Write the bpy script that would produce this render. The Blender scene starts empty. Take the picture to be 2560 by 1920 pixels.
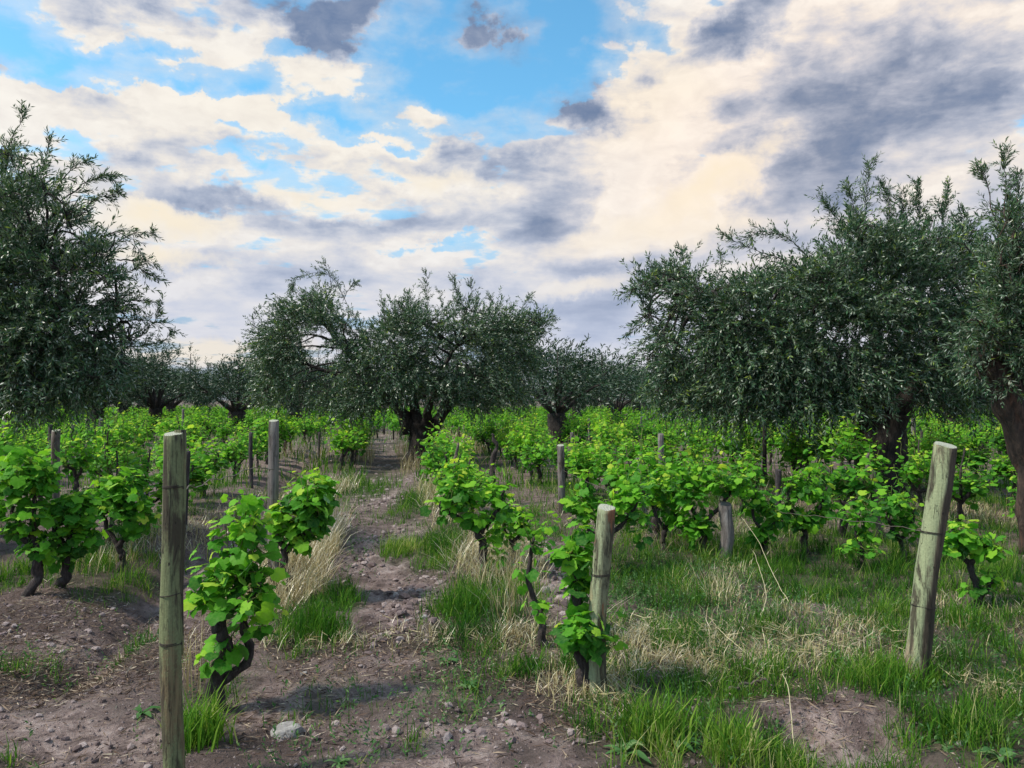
import bpy, math, random
import numpy as np
from mathutils import Vector, Matrix

S = bpy.context.scene
COL = S.collection
rs = np.random.RandomState

# ------------------------------------------------------------------ camera
CAM_H = 1.6
FPX, CX, CY, HOR = 1659.0, 1106.0, 829.5, 864.0      # focal length, centre and horizon measured on the photograph
PITCH = math.atan((HOR - CY) / FPX)
cam_d = bpy.data.cameras.new('camera')
cam_d.sensor_width = 36.0
cam_d.lens = 36.0 * FPX / 2212.0
cam_d.clip_end = 6000
cam = bpy.data.objects.new('camera', cam_d)
COL.objects.link(cam)
cam.location = (0, 0, CAM_H)
cam.rotation_euler = (math.pi / 2 + PITCH, 0, 0)
S.camera = cam

# ------------------------------------------------------------------ node helpers
class NT:
    def __init__(s, tree):
        s.t = tree
        s.t.nodes.clear()
    def n(s, typ, _out=0, **kw):
        nd = s.t.nodes.new(typ)
        for k, v in kw.items():
            if k.startswith('i_'):
                key = k[2:]
                sock = nd.inputs[int(key)] if key.isdigit() else nd.inputs[key.replace('_', ' ')]
                if isinstance(v, bpy.types.NodeSocket):
                    s.t.links.new(v, sock)
                elif isinstance(v, bpy.types.Node):
                    s.t.links.new(v.outputs[0], sock)
                else:
                    sock.default_value = v
            else:
                setattr(nd, k, v)
        return nd
    def m(s, op, a, b=0.0, c=0.0, clamp=False):
        return s.n('ShaderNodeMath', operation=op, use_clamp=clamp, i_0=a, i_1=b, i_2=c).outputs[0]
    def ramp(s, fac, stops, interp='LINEAR'):
        nd = s.n('ShaderNodeValToRGB', i_0=fac)
        cr = nd.color_ramp
        cr.interpolation = interp
        while len(cr.elements) < len(stops):
            cr.elements.new(0.5)
        for e, (p, c) in zip(cr.elements, stops):
            e.position = p
            e.color = tuple(c) + (1,) if len(c) == 3 else c
        return nd.outputs[0]
    def mix(s, f, a, b, mode='MIX'):
        nd = s.n('ShaderNodeMix', data_type='RGBA', blend_type=mode)
        for sock, v in ((nd.inputs[0], f), (nd.inputs[6], a), (nd.inputs[7], b)):
            if isinstance(v, bpy.types.NodeSocket):
                s.t.links.new(v, sock)
            else:
                sock.default_value = v if not isinstance(v, tuple) or len(v) == 4 else tuple(v) + (1,)
        return nd.outputs[2]
    def noise(s, vec, scale, detail=4, rough=.55, dist=0.0, out=0, lac=2.0):
        nd = s.n('ShaderNodeTexNoise', i_Scale=scale, i_Detail=detail, i_Roughness=rough, i_Distortion=dist, i_Lacunarity=lac)
        if vec is not None:
            s.t.links.new(vec, nd.inputs['Vector'])
        return nd.outputs[out]
    def sstep(s, v, a, b, lo=0.0, hi=1.0):
        return s.n('ShaderNodeMapRange', interpolation_type='SMOOTHSTEP', i_0=v, i_1=a, i_2=b, i_3=lo, i_4=hi).outputs[0]
    def mapr(s, v, a, b, lo=0.0, hi=1.0):
        return s.n('ShaderNodeMapRange', i_0=v, i_1=a, i_2=b, i_3=lo, i_4=hi).outputs[0]

# ------------------------------------------------------------------ world: clear sky and broken evening cloud
SUN_EL, SUN_AZ = math.radians(50), math.radians(-104)     # azimuth from +Y towards +X
def sky_pt(px, py):
    """direction of a point of the sky as azimuth and elevation"""
    v = Matrix.Rotation(PITCH, 3, 'X') @ Vector(((px - CX) / FPX, 1.0, (CY - py) / FPX))
    return math.atan2(v.x, v.y), math.atan2(v.z, math.hypot(v.x, v.y))
world = bpy.data.worlds.new('World')
S.world = world
world.use_nodes = True
W = NT(world.node_tree)
tc = W.n('ShaderNodeTexCoord').outputs['Generated']
sep = W.n('ShaderNodeSeparateXYZ', i_0=tc)
dx_, dy_, dz_ = sep.outputs
az = W.m('ARCTAN2', dx_, dy_)
el = W.m('ARCSINE', dz_)
ang = W.n('ShaderNodeCombineXYZ', i_0=az, i_1=el).outputs[0]
zc = W.m('MAXIMUM', W.m('ADD', dz_, 0.16), 0.05)
deck = W.n('ShaderNodeCombineXYZ', i_0=W.m('DIVIDE', dx_, zc), i_1=W.m('DIVIDE', dy_, zc), i_2=0.0).outputs[0]
# soft turbulence that frays every cloud outline
wn = W.noise(tc, 13.0, 6, .6, out=1)
wv = W.n('ShaderNodeVectorMath', operation='SUBTRACT', i_0=wn, i_1=(.5, .5, .5)).outputs[0]
wv = W.n('ShaderNodeVectorMath', operation='MULTIPLY', i_0=wv, i_1=(.16, .09, 0)).outputs[0]
angw = W.n('ShaderNodeVectorMath', operation='ADD', i_0=ang, i_1=wv).outputs[0]
def blobs(lst):
    acc = None
    for (px, py, rx, ry, rot, amp) in lst:
        a0, e0 = sky_pt(px, py)
        gr = W.n('ShaderNodeTexGradient', gradient_type='SPHERICAL', i_Vector=angw)
        tm = gr.texture_mapping
        tm.vector_type = 'TEXTURE'
        tm.translation = (a0, e0, 0)
        tm.rotation = (0, 0, math.radians(rot))
        tm.scale = (1.5 * rx / FPX, 1.5 * ry / FPX, 1)
        acc = W.m('MULTIPLY_ADD', gr.outputs[1], amp * 1.25, acc if acc is not None else 0.0)
    return acc
#      x     y    rx   ry  rot  amp          where the cloud deck is thick (+) or open (-)
COVER = [(1090, 190, 210, 85, 10, -.75), (1230, 60, 130, 70, 0, -.6), (930, 130, 140, 60, 10, -.45), (70, 130, 130, 60, 0, -.55),
         (250, 165, 130, 30, -5, -.45), (520, 185, 120, 30, 10, -.60), (200, 60, 150, 30, 0, -.3), (370, 190, 60, 24, 0, -.3), (400, 60, 60, 30, 0, -.10), (960, 25, 120, 40, 0, -.35),
         (1780, 330, 540, 330, 25, .75), (1430, 200, 120, 100, 40, .30), (1760, 90, 420, 110, 15, .35), (1060, 400, 260, 80, -8, .30),
         (620, 190, 240, 34, 14, .55), (500, 240, 110, 30, 5, .35), (300, 170, 120, 28, 5, .40), (620, 60, 170, 26, 14, .40), (760, 25, 110, 45, 30, .50),
         (1040, 80, 80, 44, 0, 1.15), (240, 95, 85, 18, 0, .45), (60, 235, 190, 45, -5, .55), (330, 250, 260, 40, -4, .35), (930, 250, 100, 26, 0, .60),
         (760, 250, 170, 20, -6, -.30), (270, 320, 110, 22, -6, -.30), (620, 335, 150, 18, -6, -.18), (800, 390, 70, 14, 0, -.25), (1400, 30, 30, 16, 0, -.2),
         (1270, 240, 90, 34, 0, .55), (1290, 95, 45, 14, 0, .5), (610, 135, 42, 22, 0, .4), (640, 470, 900, 190, 0, .22), (1100, 640, 1400, 130, 0, .18),
         (250, 20, 260, 40, 0, .35), (330, 118, 70, 14, 8, -.55), (150, 186, 80, 14, 0, -.5), (430, 205, 70, 14, 10, -.5), (690, 262, 110, 14, -4, -.5), (640, 110, 60, 16, 0, -.45), (820, 320, 90, 10, -6, -.45), (480, 290, 90, 10, -4, -.35), (520, 350, 80, 9, 0, -.35), (450, 384, 40, 12, 0, -.4), (160, 300, 60, 14, 0, -.4), (930, 525, 130, 10, 4, -.4), (1000, 215, 60, 22, 0, -.4),
         (1280, 760, 260, 60, 0, -.12), (1590, 62, 90, 40, 20, .3)]
# how dark (-) or sunlit (+) the cloud is there
SHADE = [(740, 35, 105, 50, 40, -1.0), (600, 12, 130, 24, 0, -.45), (1040, 80, 90, 52, 0, -1.15), (300, 12, 200, 30, 0, -.35), (1590, 64, 105, 40, 25, -.95), (1460, 95, 90, 30, 40, -.2),
         (1270, 243, 100, 42, 0, -.95), (1030, 330, 110, 50, 0, -.45), (1190, 430, 130, 80, 10, -.42), (1320, 520, 120, 60, 0, -.15), (1890, 190, 200, 60, 32, -.36), (2080, 130, 110, 80, 60, -.30),
         (2130, 330, 180, 110, 30, -.28), (1700, 220, 120, 40, 25, -.22), (1560, 250, 90, 24, 20, -.2), (1520, 330, 110, 20, 15, -.15), (1820, 400, 260, 60, 28, -.20), (1600, 480, 240, 50, 20, -.18), (1400, 180, 60, 22, 0, -.28), (1450, 170, 190, 110, 45, .30), (1480, 330, 220, 110, 30, .14), (1700, 40, 260, 60, 0, .25),
         (2060, 50, 45, 40, 0, .35), (1930, 180, 40, 12, 20, .1), (1560, 390, 130, 40, 25, .55), (1380, 440, 80, 60, 0, .45), (1440, 500, 200, 40, 8, .35),
         (420, 412, 190, 32, -4, -.5), (520, 475, 170, 30, -10, -.40), (760, 470, 260, 28, -5, -.32), (230, 340, 120, 22, -5, -.30), (350, 480, 120, 26, 0, .45), (340, 548, 90, 18, 0, .40), (300, 390, 100, 30, 0, .30),
         (700, 170, 140, 40, 12, .45), (540, 245, 150, 26, 10, .50), (600, 310, 200, 20, 0, .25), (640, 420, 150, 24, -4, .45), (860, 320, 150, 26, 0, .20), (930, 400, 130, 26, -5, .40), (60, 250, 150, 40, 0, .30),
         (1050, 610, 420, 40, -3, -.22), (1250, 590, 150, 26, -3, -.25), (700, 580, 420, 40, -3, -.18), (440, 650, 220, 50, 0, -.12), (1330, 690, 200, 60, 0, -.40), (1230, 655, 130, 24, 0, -.2), (1290, 610, 110, 14, 8, .30), (390, 610, 60, 16, 10, .25),
         (300, 180, 140, 34, 0, .45), (600, 70, 150, 24, 14, .45), (400, 260, 200, 30, 0, .35), (900, 300, 60, 30, 0, .3), (1200, 600, 300, 30, 0, .15), (200, 120, 120, 20, 0, .3), (2000, 560, 300, 60, 20, -.15), (1830, 330, 180, 30, 28, -.15), (1960, 420, 160, 20, 25, .20)]
YELLOW = [(1560, 385, 120, 36, 25, .9), (350, 478, 110, 26, 0, .9), (340, 548, 90, 16, 0, .8), (470, 770, 170, 30, 0, 1.5), (1420, 500, 180, 34, 5, .45), (650, 415, 120, 20, 0, .4),
          (940, 395, 110, 22, -4, .4), (1400, 190, 120, 100, 40, .35), (700, 250, 500, 120, 0, .25), (1290, 612, 120, 16, 8, .3)]
n_big = W.noise(deck, 1.9, 6, .50, .25)
dstr = W.n('ShaderNodeMapping', i_Vector=deck, i_Scale=(1.0, 1.25, 1), i_Location=(3.7, 1.2, 0)).outputs[0]
n_fine = W.noise(dstr, 5.2, 7, .54, .3)
tex = W.m('ADD', W.m('MULTIPLY', n_big, .62), W.m('MULTIPLY', n_fine, .38))
n_puff = W.noise(deck, 8.5, 5, .55, .2)
cov = W.m('ADD', W.m('ADD', W.m('MULTIPLY', W.m('SUBTRACT', tex, .5), 3.2), W.m('MULTIPLY', W.m('SUBTRACT', n_puff, .5), W.mapr(dz_, .05, .45, .5, 2.0))), blobs(COVER))
cov = W.m('ADD', cov, W.sstep(dz_, 0.45, 0.12, -.08, .18))       # more cloud is seen towards the horizon
mask = W.sstep(cov, -.14, .26)
veil = W.sstep(cov, -.8, .2, 0, .42)
mask = W.m('MAXIMUM', mask, veil)
dsh = W.n('ShaderNodeMapping', i_Vector=deck, i_Location=(11.3, -4.2, 0), i_Scale=(1.1, 1.1, 1)).outputs[0]
s1 = W.noise(dsh, 2.5, 6, .50, .2)
s2 = W.noise(W.n('ShaderNodeMapping', i_Vector=tc, i_Scale=(1, 1, 2.6)).outputs[0], 11.0, 6, .55, .3)
sh = W.m('ADD', W.m('MULTIPLY', W.m('SUBTRACT', s1, .5), 1.25), W.m('MULTIPLY', W.m('SUBTRACT', s2, .5), 1.35))
sh = W.m('MULTIPLY', sh, W.mapr(dz_,   .06, .36, .50, 1.05))
sh = W.m('ADD', W.m('ADD', sh, W.mapr(dz_, .10, .40, .84, .71)), W.m('MULTIPLY', blobs(SHADE), .72))
n_bil = W.noise(W.n('ShaderNodeMapping', i_Vector=tc, i_Scale=(1, 1, 1.8), i_Location=(2, 5, 1)).outputs[0], 26.0, 5, .6, .4)
sh = W.m('ADD', sh, W.m('MULTIPLY', W.sstep(cov, -.1, 1.3, .13, -.17), W.mapr(dz_, .08, .35, .3, 1.0)))   # bright thin rims, greyer thick middles
sh = W.m('MAXIMUM', sh, .16)
sh = W.m('MINIMUM', sh, .93)
sh = W.m('ADD', sh, W.m('MULTIPLY', W.m('SUBTRACT', n_bil, .5), W.mapr(dz_, .05, .4, .2, .62)))
ccol = W.ramp(sh, [(0.0, (.15, .23, .40)), (.22, (.27, .34, .49)), (.45, (.46, .52, .655)), (.66, (.70, .72, .79)), (.85, (.92, .88, .84)), (1.0, (1.04, 1.0, .94))])
yel = W.m('MULTIPLY', blobs(YELLOW), W.sstep(sh, .35, .8), clamp=True)
ccol = W.mix(W.m('MULTIPLY', yel, .7), ccol, (1.04, .92, .72))
ccol = W.mix(W.sstep(dz_, .24, .06, 0, .48), ccol, (.62, .69, .89))
ccol = W.mix(W.sstep(dz_, 0.05, -0.02), ccol, (.50, .52, .60))
warm = blobs([(1850, 180, 520, 260, 20, .9), (1500, 300, 300, 200, 20, .4)])
ccol = W.mix(warm, ccol, W.mix(1.0, ccol, (1.08, 1.0, .94), 'MULTIPLY'))
ccol = W.mix(W.m('MULTIPLY', yel, .5), ccol, (1.04, .92, .72))
sky = W.n('ShaderNodeTexSky', sky_type='NISHITA', sun_disc=False, sun_elevation=SUN_EL, sun_rotation=SUN_AZ,
          air_density=1.0, dust_density=0.6, ozone_density=3.5)
SKY_STRENGTH = 0.10
tint = W.mix(W.sstep(dz_, .02, .30), (.55, .66, .95), (1.45, 2.45, 2.35))
skyc = W.mix(1.0, sky.outputs[0], tint, 'MULTIPLY')
cl10 = W.mix(1.0, ccol, (1 / SKY_STRENGTH * .92,) * 3, 'MULTIPLY')
final = W.mix(mask, skyc, cl10)
bg = W.n('ShaderNodeBackground', i_Color=final, i_Strength=SKY_STRENGTH)
wo = W.n('ShaderNodeOutputWorld', i_Surface=bg)
world.cycles.sampling_method = 'MANUAL'
world.cycles.sample_map_resolution = 512

# ------------------------------------------------------------------ sun (low, veiled by cloud) and exposure
sun_d = bpy.data.lights.new('sun', 'SUN')
sun_d.energy = 4.8
sun_d.angle = math.radians(6)
sun_d.color = (1.0, .91, .78)
sun = bpy.data.objects.new('sun', sun_d)
COL.objects.link(sun)
_sd = Vector((math.sin(SUN_AZ) * math.cos(SUN_EL), math.cos(SUN_AZ) * math.cos(SUN_EL), math.sin(SUN_EL)))
sun.rotation_euler = _sd.to_track_quat('Z', 'Y').to_euler()
S.view_settings.view_transform = 'Standard'
S.view_settings.look = 'None'
S.view_settings.exposure = 0.0
S.view_settings.gamma = 1.0
S.view_settings.use_curve_mapping = False
S.cycles.max_bounces = 6
S.cycles.diffuse_bounces = 3
S.cycles.transmission_bounces = 3
S.cycles.use_denoising = True

# ------------------------------------------------------------------ numeric helpers
def rowvec(u, v):
    """field coordinates: u across the vine rows, v along them"""
    return u * RP + v * RD
RD = Vector((-0.164, 0.9865))        # the rows run a little to the left of the view
RP = Vector((0.9865, 0.164))
def G(px, py, z=0.0):
    """ground point seen at a place of the photograph"""
    Y = (CAM_H - z) * FPX / (py - HOR)
    return ((px - CX) / FPX * Y, Y)
def PX(px, py, Y):
    """point at depth Y seen at a place of the photograph"""
    return Vector(((px - CX) / FPX * Y, Y, CAM_H + (HOR - py) / FPX * Y))

def _hash(ix, iy, seed):
    h = (ix.astype(np.int64) * 374761393 + iy.astype(np.int64) * 668265263 + seed * 974634777) & 0x7fffffff
    h = (h ^ (h >> 13)) * 1274126177 & 0x7fffffff
    h = h ^ (h >> 16)
    return (h & 0xffff) / 65535.0
def vnoise(x, y, seed=0):
    x = np.asarray(x, float); y = np.asarray(y, float)
    ix, iy = np.floor(x), np.floor(y)
    fx, fy = x - ix, y - iy
    fx = fx * fx * (3 - 2 * fx); fy = fy * fy * (3 - 2 * fy)
    a, b = _hash(ix, iy, seed), _hash(ix + 1, iy, seed)
    c, d = _hash(ix, iy + 1, seed), _hash(ix + 1, iy + 1, seed)
    return (a * (1 - fx) + b * fx) * (1 - fy) + (c * (1 - fx) + d * fx) * fy
def fbm(x, y, sc, octv=4, seed=0, gain=.5):
    t, a, n = 0.0, 1.0, 0.0
    for o in range(octv):
        t = t + a * vnoise(np.asarray(x) * sc + 17.3 * o, np.asarray(y) * sc - 9.1 * o, seed + o)
        n += a; a *= gain; sc *= 2.03
    return t / n
def sst(x, a, b):
    t = np.clip((x - a) / (b - a), 0, 1)
    return t * t * (3 - 2 * t)
def unit(a):
    return a / np.maximum(np.linalg.norm(a, axis=-1, keepdims=True), 1e-9)

HOLES = []
def ell(x, y, cx, cy, rx, ry, soft=.5):
    d = np.sqrt(((x - cx) / rx) ** 2 + ((y - cy) / ry) ** 2)
    return 1 - sst(d, 1 - soft, 1 + soft)
BANK = G(1730, 1520)
def ground_h(x, y):
    x = np.asarray(x, float); y = np.asarray(y, float)
    u = x * RP[0] + y * RP[1]
    near = 1 - sst(np.hypot(x, y), 14, 40)
    fine = 1 - sst(np.hypot(x, y), 9, 15)
    k = (u + .88) / 1.98
    rowph = np.cos(2 * math.pi * k)
    h = .028 * rowph * (1 - ell(u, y, .1, 3, 1.0, 3.5)) * sst(y, 3.6, 6)
    fur = np.exp(-((u + 1.92 + .12 * np.sin(y * .9)) / .20) ** 2) * sst(y, 3.9, 5.0)
    h = h - .17 * fur + .05 * np.exp(-((u + 1.45) / .25) ** 2) * sst(y, 3.9, 5)
    wobx = x + .25 * (fbm(x, y, 2.0, 3, 11) - .5); woby = y + .25 * (fbm(x, y, 2.0, 3, 12) - .5)
    h = h + (fbm(x, y, .55, 3, 1) - .5) * .09 * near
    h = h + (fbm(wobx, woby, 3.0, 4, 2) - .5) * .075 * near * fine
    rough = .55 + .9 * ell(u, y, .15, 7.5, .75, 3.0) + .8 * ell(u, y, 1.9, 8, .5, 2) + .5 * fur
    h = h + (fbm(wobx, woby, 11, 4, 5, .62) - .5) * .075 * rough * fine
    # washed-out hollow with a little overhanging bank, bottom right
    hx, hy = G(1770, 1610)
    h = h - .09 * ell(x, y, hx + .05, hy - .05, .40, .42, .25) - .06 * ell(x, y, *G(1705, 1560), .13, .10, .4)
    h = h - .06 * ell(x, y, *G(1950, 1570), .2, .16)
    return h

class MB:
    """collects triangles, with one random value per piece, and links them as ONE mesh object"""
    def __init__(s):
        s.V, s.F, s.R, s.M, s.n = [], [], [], [], 0
    def add(s, V, F, r=0.5, m=0):
        V = np.asarray(V, np.float32).reshape(-1, 3); F = np.asarray(F, np.int64).reshape(-1, 3)
        s.V.append(V); s.F.append(F + s.n); s.n += len(V)
        s.R.append(np.broadcast_to(np.asarray(r, np.float32), (len(V),)) if np.ndim(r) == 0 else np.asarray(r, np.float32))
        s.M.append(np.full(len(F), m, np.int32))
        return s
    def mesh(s, name, mats, smooth=True):
        V = np.concatenate(s.V); F = np.concatenate(s.F); R = np.concatenate(s.R); Mx = np.concatenate(s.M)
        me = bpy.data.meshes.new(name)
        me.vertices.add(len(V)); me.vertices.foreach_set('co', V.ravel())
        me.loops.add(len(F) * 3); me.loops.foreach_set('vertex_index', F.ravel().astype(np.int32))
        me.polygons.add(len(F)); me.polygons.foreach_set('loop_start', np.arange(0, len(F) * 3, 3, dtype=np.int32))
        me.polygons.foreach_set('material_index', Mx)
        me.polygons.foreach_set('use_smooth', np.full(len(F), smooth, bool))
        a = me.attributes.new('rnd', 'FLOAT', 'POINT'); a.data.foreach_set('value', R)
        me.update(calc_edges=True)
        for m in (mats if isinstance(mats, (list, tuple)) else [mats]):
            me.materials.append(m)
        return me
    def build(s, name, mats, parent=None, smooth=True):
        return obj(name, s.mesh(name, mats, smooth), parent)

def obj(name, me, parent=None):
    o = bpy.data.objects.new(name, me)
    COL.objects.link(o)
    if parent is not None:
        o.parent = parent
    return o
def tag(o, label=None, cat=None, group=None, kind=None):
    for k, v in (('label', label), ('category', cat), ('group', group), ('kind', kind)):
        if v: o[k] = v
    return o
def empty(name, loc, label=None, cat=None, group=None):
    o = obj(name, None)
    o.empty_display_size = .1
    o.location = loc
    return tag(o, label, cat, group)
def copy_tree(o, parent=None):
    c = o.copy(); COL.objects.link(c)
    if parent is not None: c.parent = parent
    for ch in [k for k in KIDS.get(o.name, o.children)]:
        copy_tree(ch, c)
    return c
KIDS = {}

def tube(P, rad, sides=8, bump=0.0, seed=0, cap=True, bs=2.5):
    """tapered, knobbly tube through points P"""
    P = np.asarray(P, float); n = len(P)
    rad = np.broadcast_to(np.asarray(rad, float), (n,)).copy()
    T = np.gradient(P, axis=0); T = unit(T)
    ref = np.array([0, 0, 1.0]) if abs(T[0][2]) < .9 else np.array([1.0, 0, 0])
    A = np.zeros((n, 3)); a = np.cross(ref, T[0]); a /= np.linalg.norm(a)
    for i in range(n):
        a = a - T[i] * a.dot(T[i]); a /= max(np.linalg.norm(a), 1e-9); A[i] = a
    B = np.cross(T, A)
    th = np.linspace(0, 2 * math.pi, sides, endpoint=False)
    L = np.concatenate([[0], np.cumsum(np.linalg.norm(np.diff(P, axis=0), axis=1))])
    R = np.repeat(rad[:, None], sides, 1)
    if bump:
        q = L / max(rad.mean() * bs, 1e-6)
        nn = .5 * (vnoise(q[:, None] + 0 * th[None], (np.cos(th) * 1.6)[None] + seed * 3.1, seed) + vnoise(q[:, None] + 0 * th[None], (np.sin(th) * 1.6)[None] - seed * 2.3, seed + 5)) - .5
        n2 = vnoise(q[:, None] * 2.7 + 0 * th[None], (np.cos(th * 1.0) * 3.3 + np.sin(th) * 2.1)[None] + seed, seed + 9) - .5
        R = R * (1 + bump * 2 * nn + bump * n2)
    V = P[:, None] + R[..., None] * (np.cos(th)[None, :, None] * A[:, None] + np.sin(th)[None, :, None] * B[:, None])
    idx = np.arange(n * sides).reshape(n, sides)
    a0 = idx[:-1]; a1 = np.roll(a0, -1, 1); b0 = idx[1:]; b1 = np.roll(b0, -1, 1)
    F = np.concatenate([np.stack([a0, a1, b1], -1).reshape(-1, 3), np.stack([a0, b1, b0], -1).reshape(-1, 3)])
    V = V.reshape(-1, 3)
    if cap:
        V = np.concatenate([V, P[:1], P[-1:]])
        c0, c1 = n * sides, n * sides + 1
        e = idx[-1]; s0 = idx[0]
        F = np.concatenate([F, np.stack([e, np.roll(e, -1), np.full(sides, c1)], -1), np.stack([np.roll(s0, -1), s0, np.full(sides, c0)], -1)])
    return V, F
def curve(pts, n=12, jit=0.0, seed=0):
    """smooth resampling of control points"""
    P = np.asarray(pts, float)
    Q = np.concatenate([[2 * P[0] - P[1]], P, [2 * P[-1] - P[-2]]])
    m = len(P) - 1
    t = np.linspace(0, m - 1e-6, n); i = t.astype(int); f = (t - i)[:, None]
    p0, p1, p2, p3 = Q[i], Q[i + 1], Q[i + 2], Q[i + 3]
    C = .5 * (2 * p1 + (p2 - p0) * f + (2 * p0 - 5 * p1 + 4 * p2 - p3) * f ** 2 + (3 * p1 - p0 - 3 * p2 + p3) * f ** 3)
    if jit:
        r = rs(seed)
        J = r.normal(0, jit, C.shape); J[0] = 0
        J[1:-1] = (J[1:-1] + .5 * J[:-2] + .5 * J[2:]) / 1.6
        C = C + J
    return C

# ------------------------------------------------------------------ materials
def new_mat(name):
    m = bpy.data.materials.new(name); m.use_nodes = True
    t = NT(m.node_tree)
    return m, t
def out(t, sh, disp=None):
    t.n('ShaderNodeOutputMaterial', i_Surface=sh)
def rnd_of(t):
    return t.n('ShaderNodeAttribute', attribute_name='rnd').outputs['Fac']
def bump(t, h, dist=.01, strength=1.0):
    return t.n('ShaderNodeBump', i_Height=h, i_Distance=dist, i_Strength=strength).outputs[0]

def leaf_mat(name, stops, back=None, trans=.35, gloss=.05, rough=.45, veins=0.0, trans_tint=(1.0, 1.0, .55)):
    m, t = new_mat(name)
    r = rnd_of(t)
    geo = t.n('ShaderNodeNewGeometry')
    pos = geo.outputs['Position']
    nz = t.noise(pos, 1.6, 3, .6)
    f = t.m('ADD', r, t.m('MULTIPLY', t.m('SUBTRACT', nz, .5), .5), clamp=True)
    c = t.ramp(f, stops)
    if veins:
        v2 = t.noise(pos, 60, 3, .6)
        c = t.mix(t.m('MULTIPLY', t.sstep(v2, .35, .7), veins), c, (.25, .42, .10))
    if back:
        c = t.mix(t.m('MULTIPLY', geo.outputs['Backfacing'], .8), c, back)
    d = t.n('ShaderNodeBsdfDiffuse', i_Color=c)
    ct = t.mix(1.0, c, trans_tint, 'MULTIPLY')
    ct = t.mix(1.0, ct, (1.5, 1.5, 1.5), 'MULTIPLY')
    tr = t.n('ShaderNodeBsdfTranslucent', i_Color=ct)
    s = t.n('ShaderNodeMixShader', i_0=trans, i_1=d, i_2=tr)
    g = t.n('ShaderNodeBsdfGlossy', i_Color=(1, 1, 1, 1), i_Roughness=rough)
    fr = t.m('MULTIPLY', t.n('ShaderNodeFresnel', i_IOR=1.45).outputs[0], gloss * 10, clamp=True)
    s2 = t.n('ShaderNodeMixShader', i_0=fr, i_1=s.outputs[0])
    t.t.links.new(s.outputs[0], s2.inputs[1]); t.t.links.new(g.outputs[0], s2.inputs[2])
    t.t.links.new(d.outputs[0], s.inputs[1]); t.t.links.new(tr.outputs[0], s.inputs[2])
    out(t, s2)
    return m

M = {}
M['olive_leaf'] = leaf_mat('olive_leaf', [(0.0, (.012, .042, .024)), (.4, (.030, .085, .040)), (.75, (.085, .165, .070)), (.97, (.26, .34, .05))], back=(.13, .19, .12), trans=.18, gloss=.018, rough=.55)
M['olive_leaf_far'] = leaf_mat('olive_leaf_far', [(0.0, (.010, .032, .020)), (.5, (.022, .058, .032)), (.9, (.060, .11, .050))], back=(.08, .12, .085), trans=.12, gloss=.01, rough=.6)
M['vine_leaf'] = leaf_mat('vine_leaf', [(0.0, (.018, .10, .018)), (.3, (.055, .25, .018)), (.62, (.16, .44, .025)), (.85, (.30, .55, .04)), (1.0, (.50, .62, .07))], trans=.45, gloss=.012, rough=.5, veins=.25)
M['vine_leaf_far'] = leaf_mat('vine_leaf_far', [(0.0, (.025, .10, .018)), (.4, (.085, .28, .020)), (.8, (.21, .43, .030)), (1.0, (.40, .50, .05))], trans=.38, gloss=.01)
M['grass'] = leaf_mat('grass_blade', [(0.0, (.016, .055, .016)), (.3, (.035, .115, .018)), (.6, (.085, .21, .025)), (.82, (.20, .32, .05)), (1.0, (.46, .43, .22))], trans=.38, gloss=.0)
M['dry'] = leaf_mat('dry_straw', [(0.0, (.14, .10, .045)), (.35, (.29, .235, .11)), (.7, (.50, .44, .25)), (1.0, (.66, .61, .41))], trans=.25, gloss=.02, trans_tint=(1, .95, .8))
M['litter'] = leaf_mat('litter', [(0.0, (.05, .035, .028)), (.4, (.13, .09, .07)), (.75, (.30, .23, .17)), (1.0, (.48, .42, .33))], trans=.1, gloss=.0, trans_tint=(1, .95, .8))
M['weed'] = leaf_mat('weed_leaf', [(0.0, (.04, .11, .04)), (.5, (.09, .20, .07)), (1.0, (.22, .32, .14))], trans=.3, gloss=.0)

def bark_mat(name, c0, c1, c2, scale=1.0, stretch=.25, red=0.0):
    m, t = new_mat(name)
    tcn = t.n('ShaderNodeTexCoord').outputs['Object']
    st = t.n('ShaderNodeMapping', i_Vector=tcn, i_Scale=(1, 1, stretch)).outputs[0]
    n1 = t.noise(st, 14 * scale, 6, .65, .6)
    n2 = t.noise(tcn, 3 * scale, 4, .6)
    n3 = t.noise(st, 55 * scale, 4, .6)
    c = t.ramp(n1, [(.3, c0), (.5, c1), (.72, c2)])
    c = t.mix(t.sstep(n2, .45, .7, 0, .6), c, tuple(v * .45 for v in c1))
    if red:
        c = t.mix(t.sstep(t.noise(st, 16, 5, .65), .52, .64, 0, red), c, (.17, .075, .05))
    h = t.m('ADD', n1, t.m('MULTIPLY', n3, .35))
    b = t.n('ShaderNodeBsdfPrincipled', i_Base_Color=c, i_Roughness=.9, i_Normal=bump(t, h, .075 / scale))
    out(t, b)
    return m
M['olive_bark'] = bark_mat('olive_bark', (.012, .010, .010), (.038, .031, .028), (.11, .09, .078), 1.6)
M['olive_bark_red'] = bark_mat('olive_bark_red', (.014, .010, .009), (.055, .038, .030), (.15, .095, .07), 1.6, red=.35)
M['vine_bark'] = bark_mat('vine_bark', (.014, .010, .010), (.045, .034, .034), (.12, .095, .085), 4.0, .3)
M['cane'] = bark_mat('green_cane', (.10, .11, .03), (.16, .19, .05), (.24, .25, .09), 3.0)
M['red_cane'] = bark_mat('red_cane', (.06, .03, .02), (.13, .06, .035), (.2, .12, .06), 3.0)
M['stake'] = bark_mat('grey_stake', (.07, .06, .06), (.17, .15, .145), (.30, .28, .27), 2.2, .12)
M['stake_dark'] = bark_mat('dark_stake', (.02, .016, .018), (.055, .045, .048), (.11, .095, .10), 2.2, .12)
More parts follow.
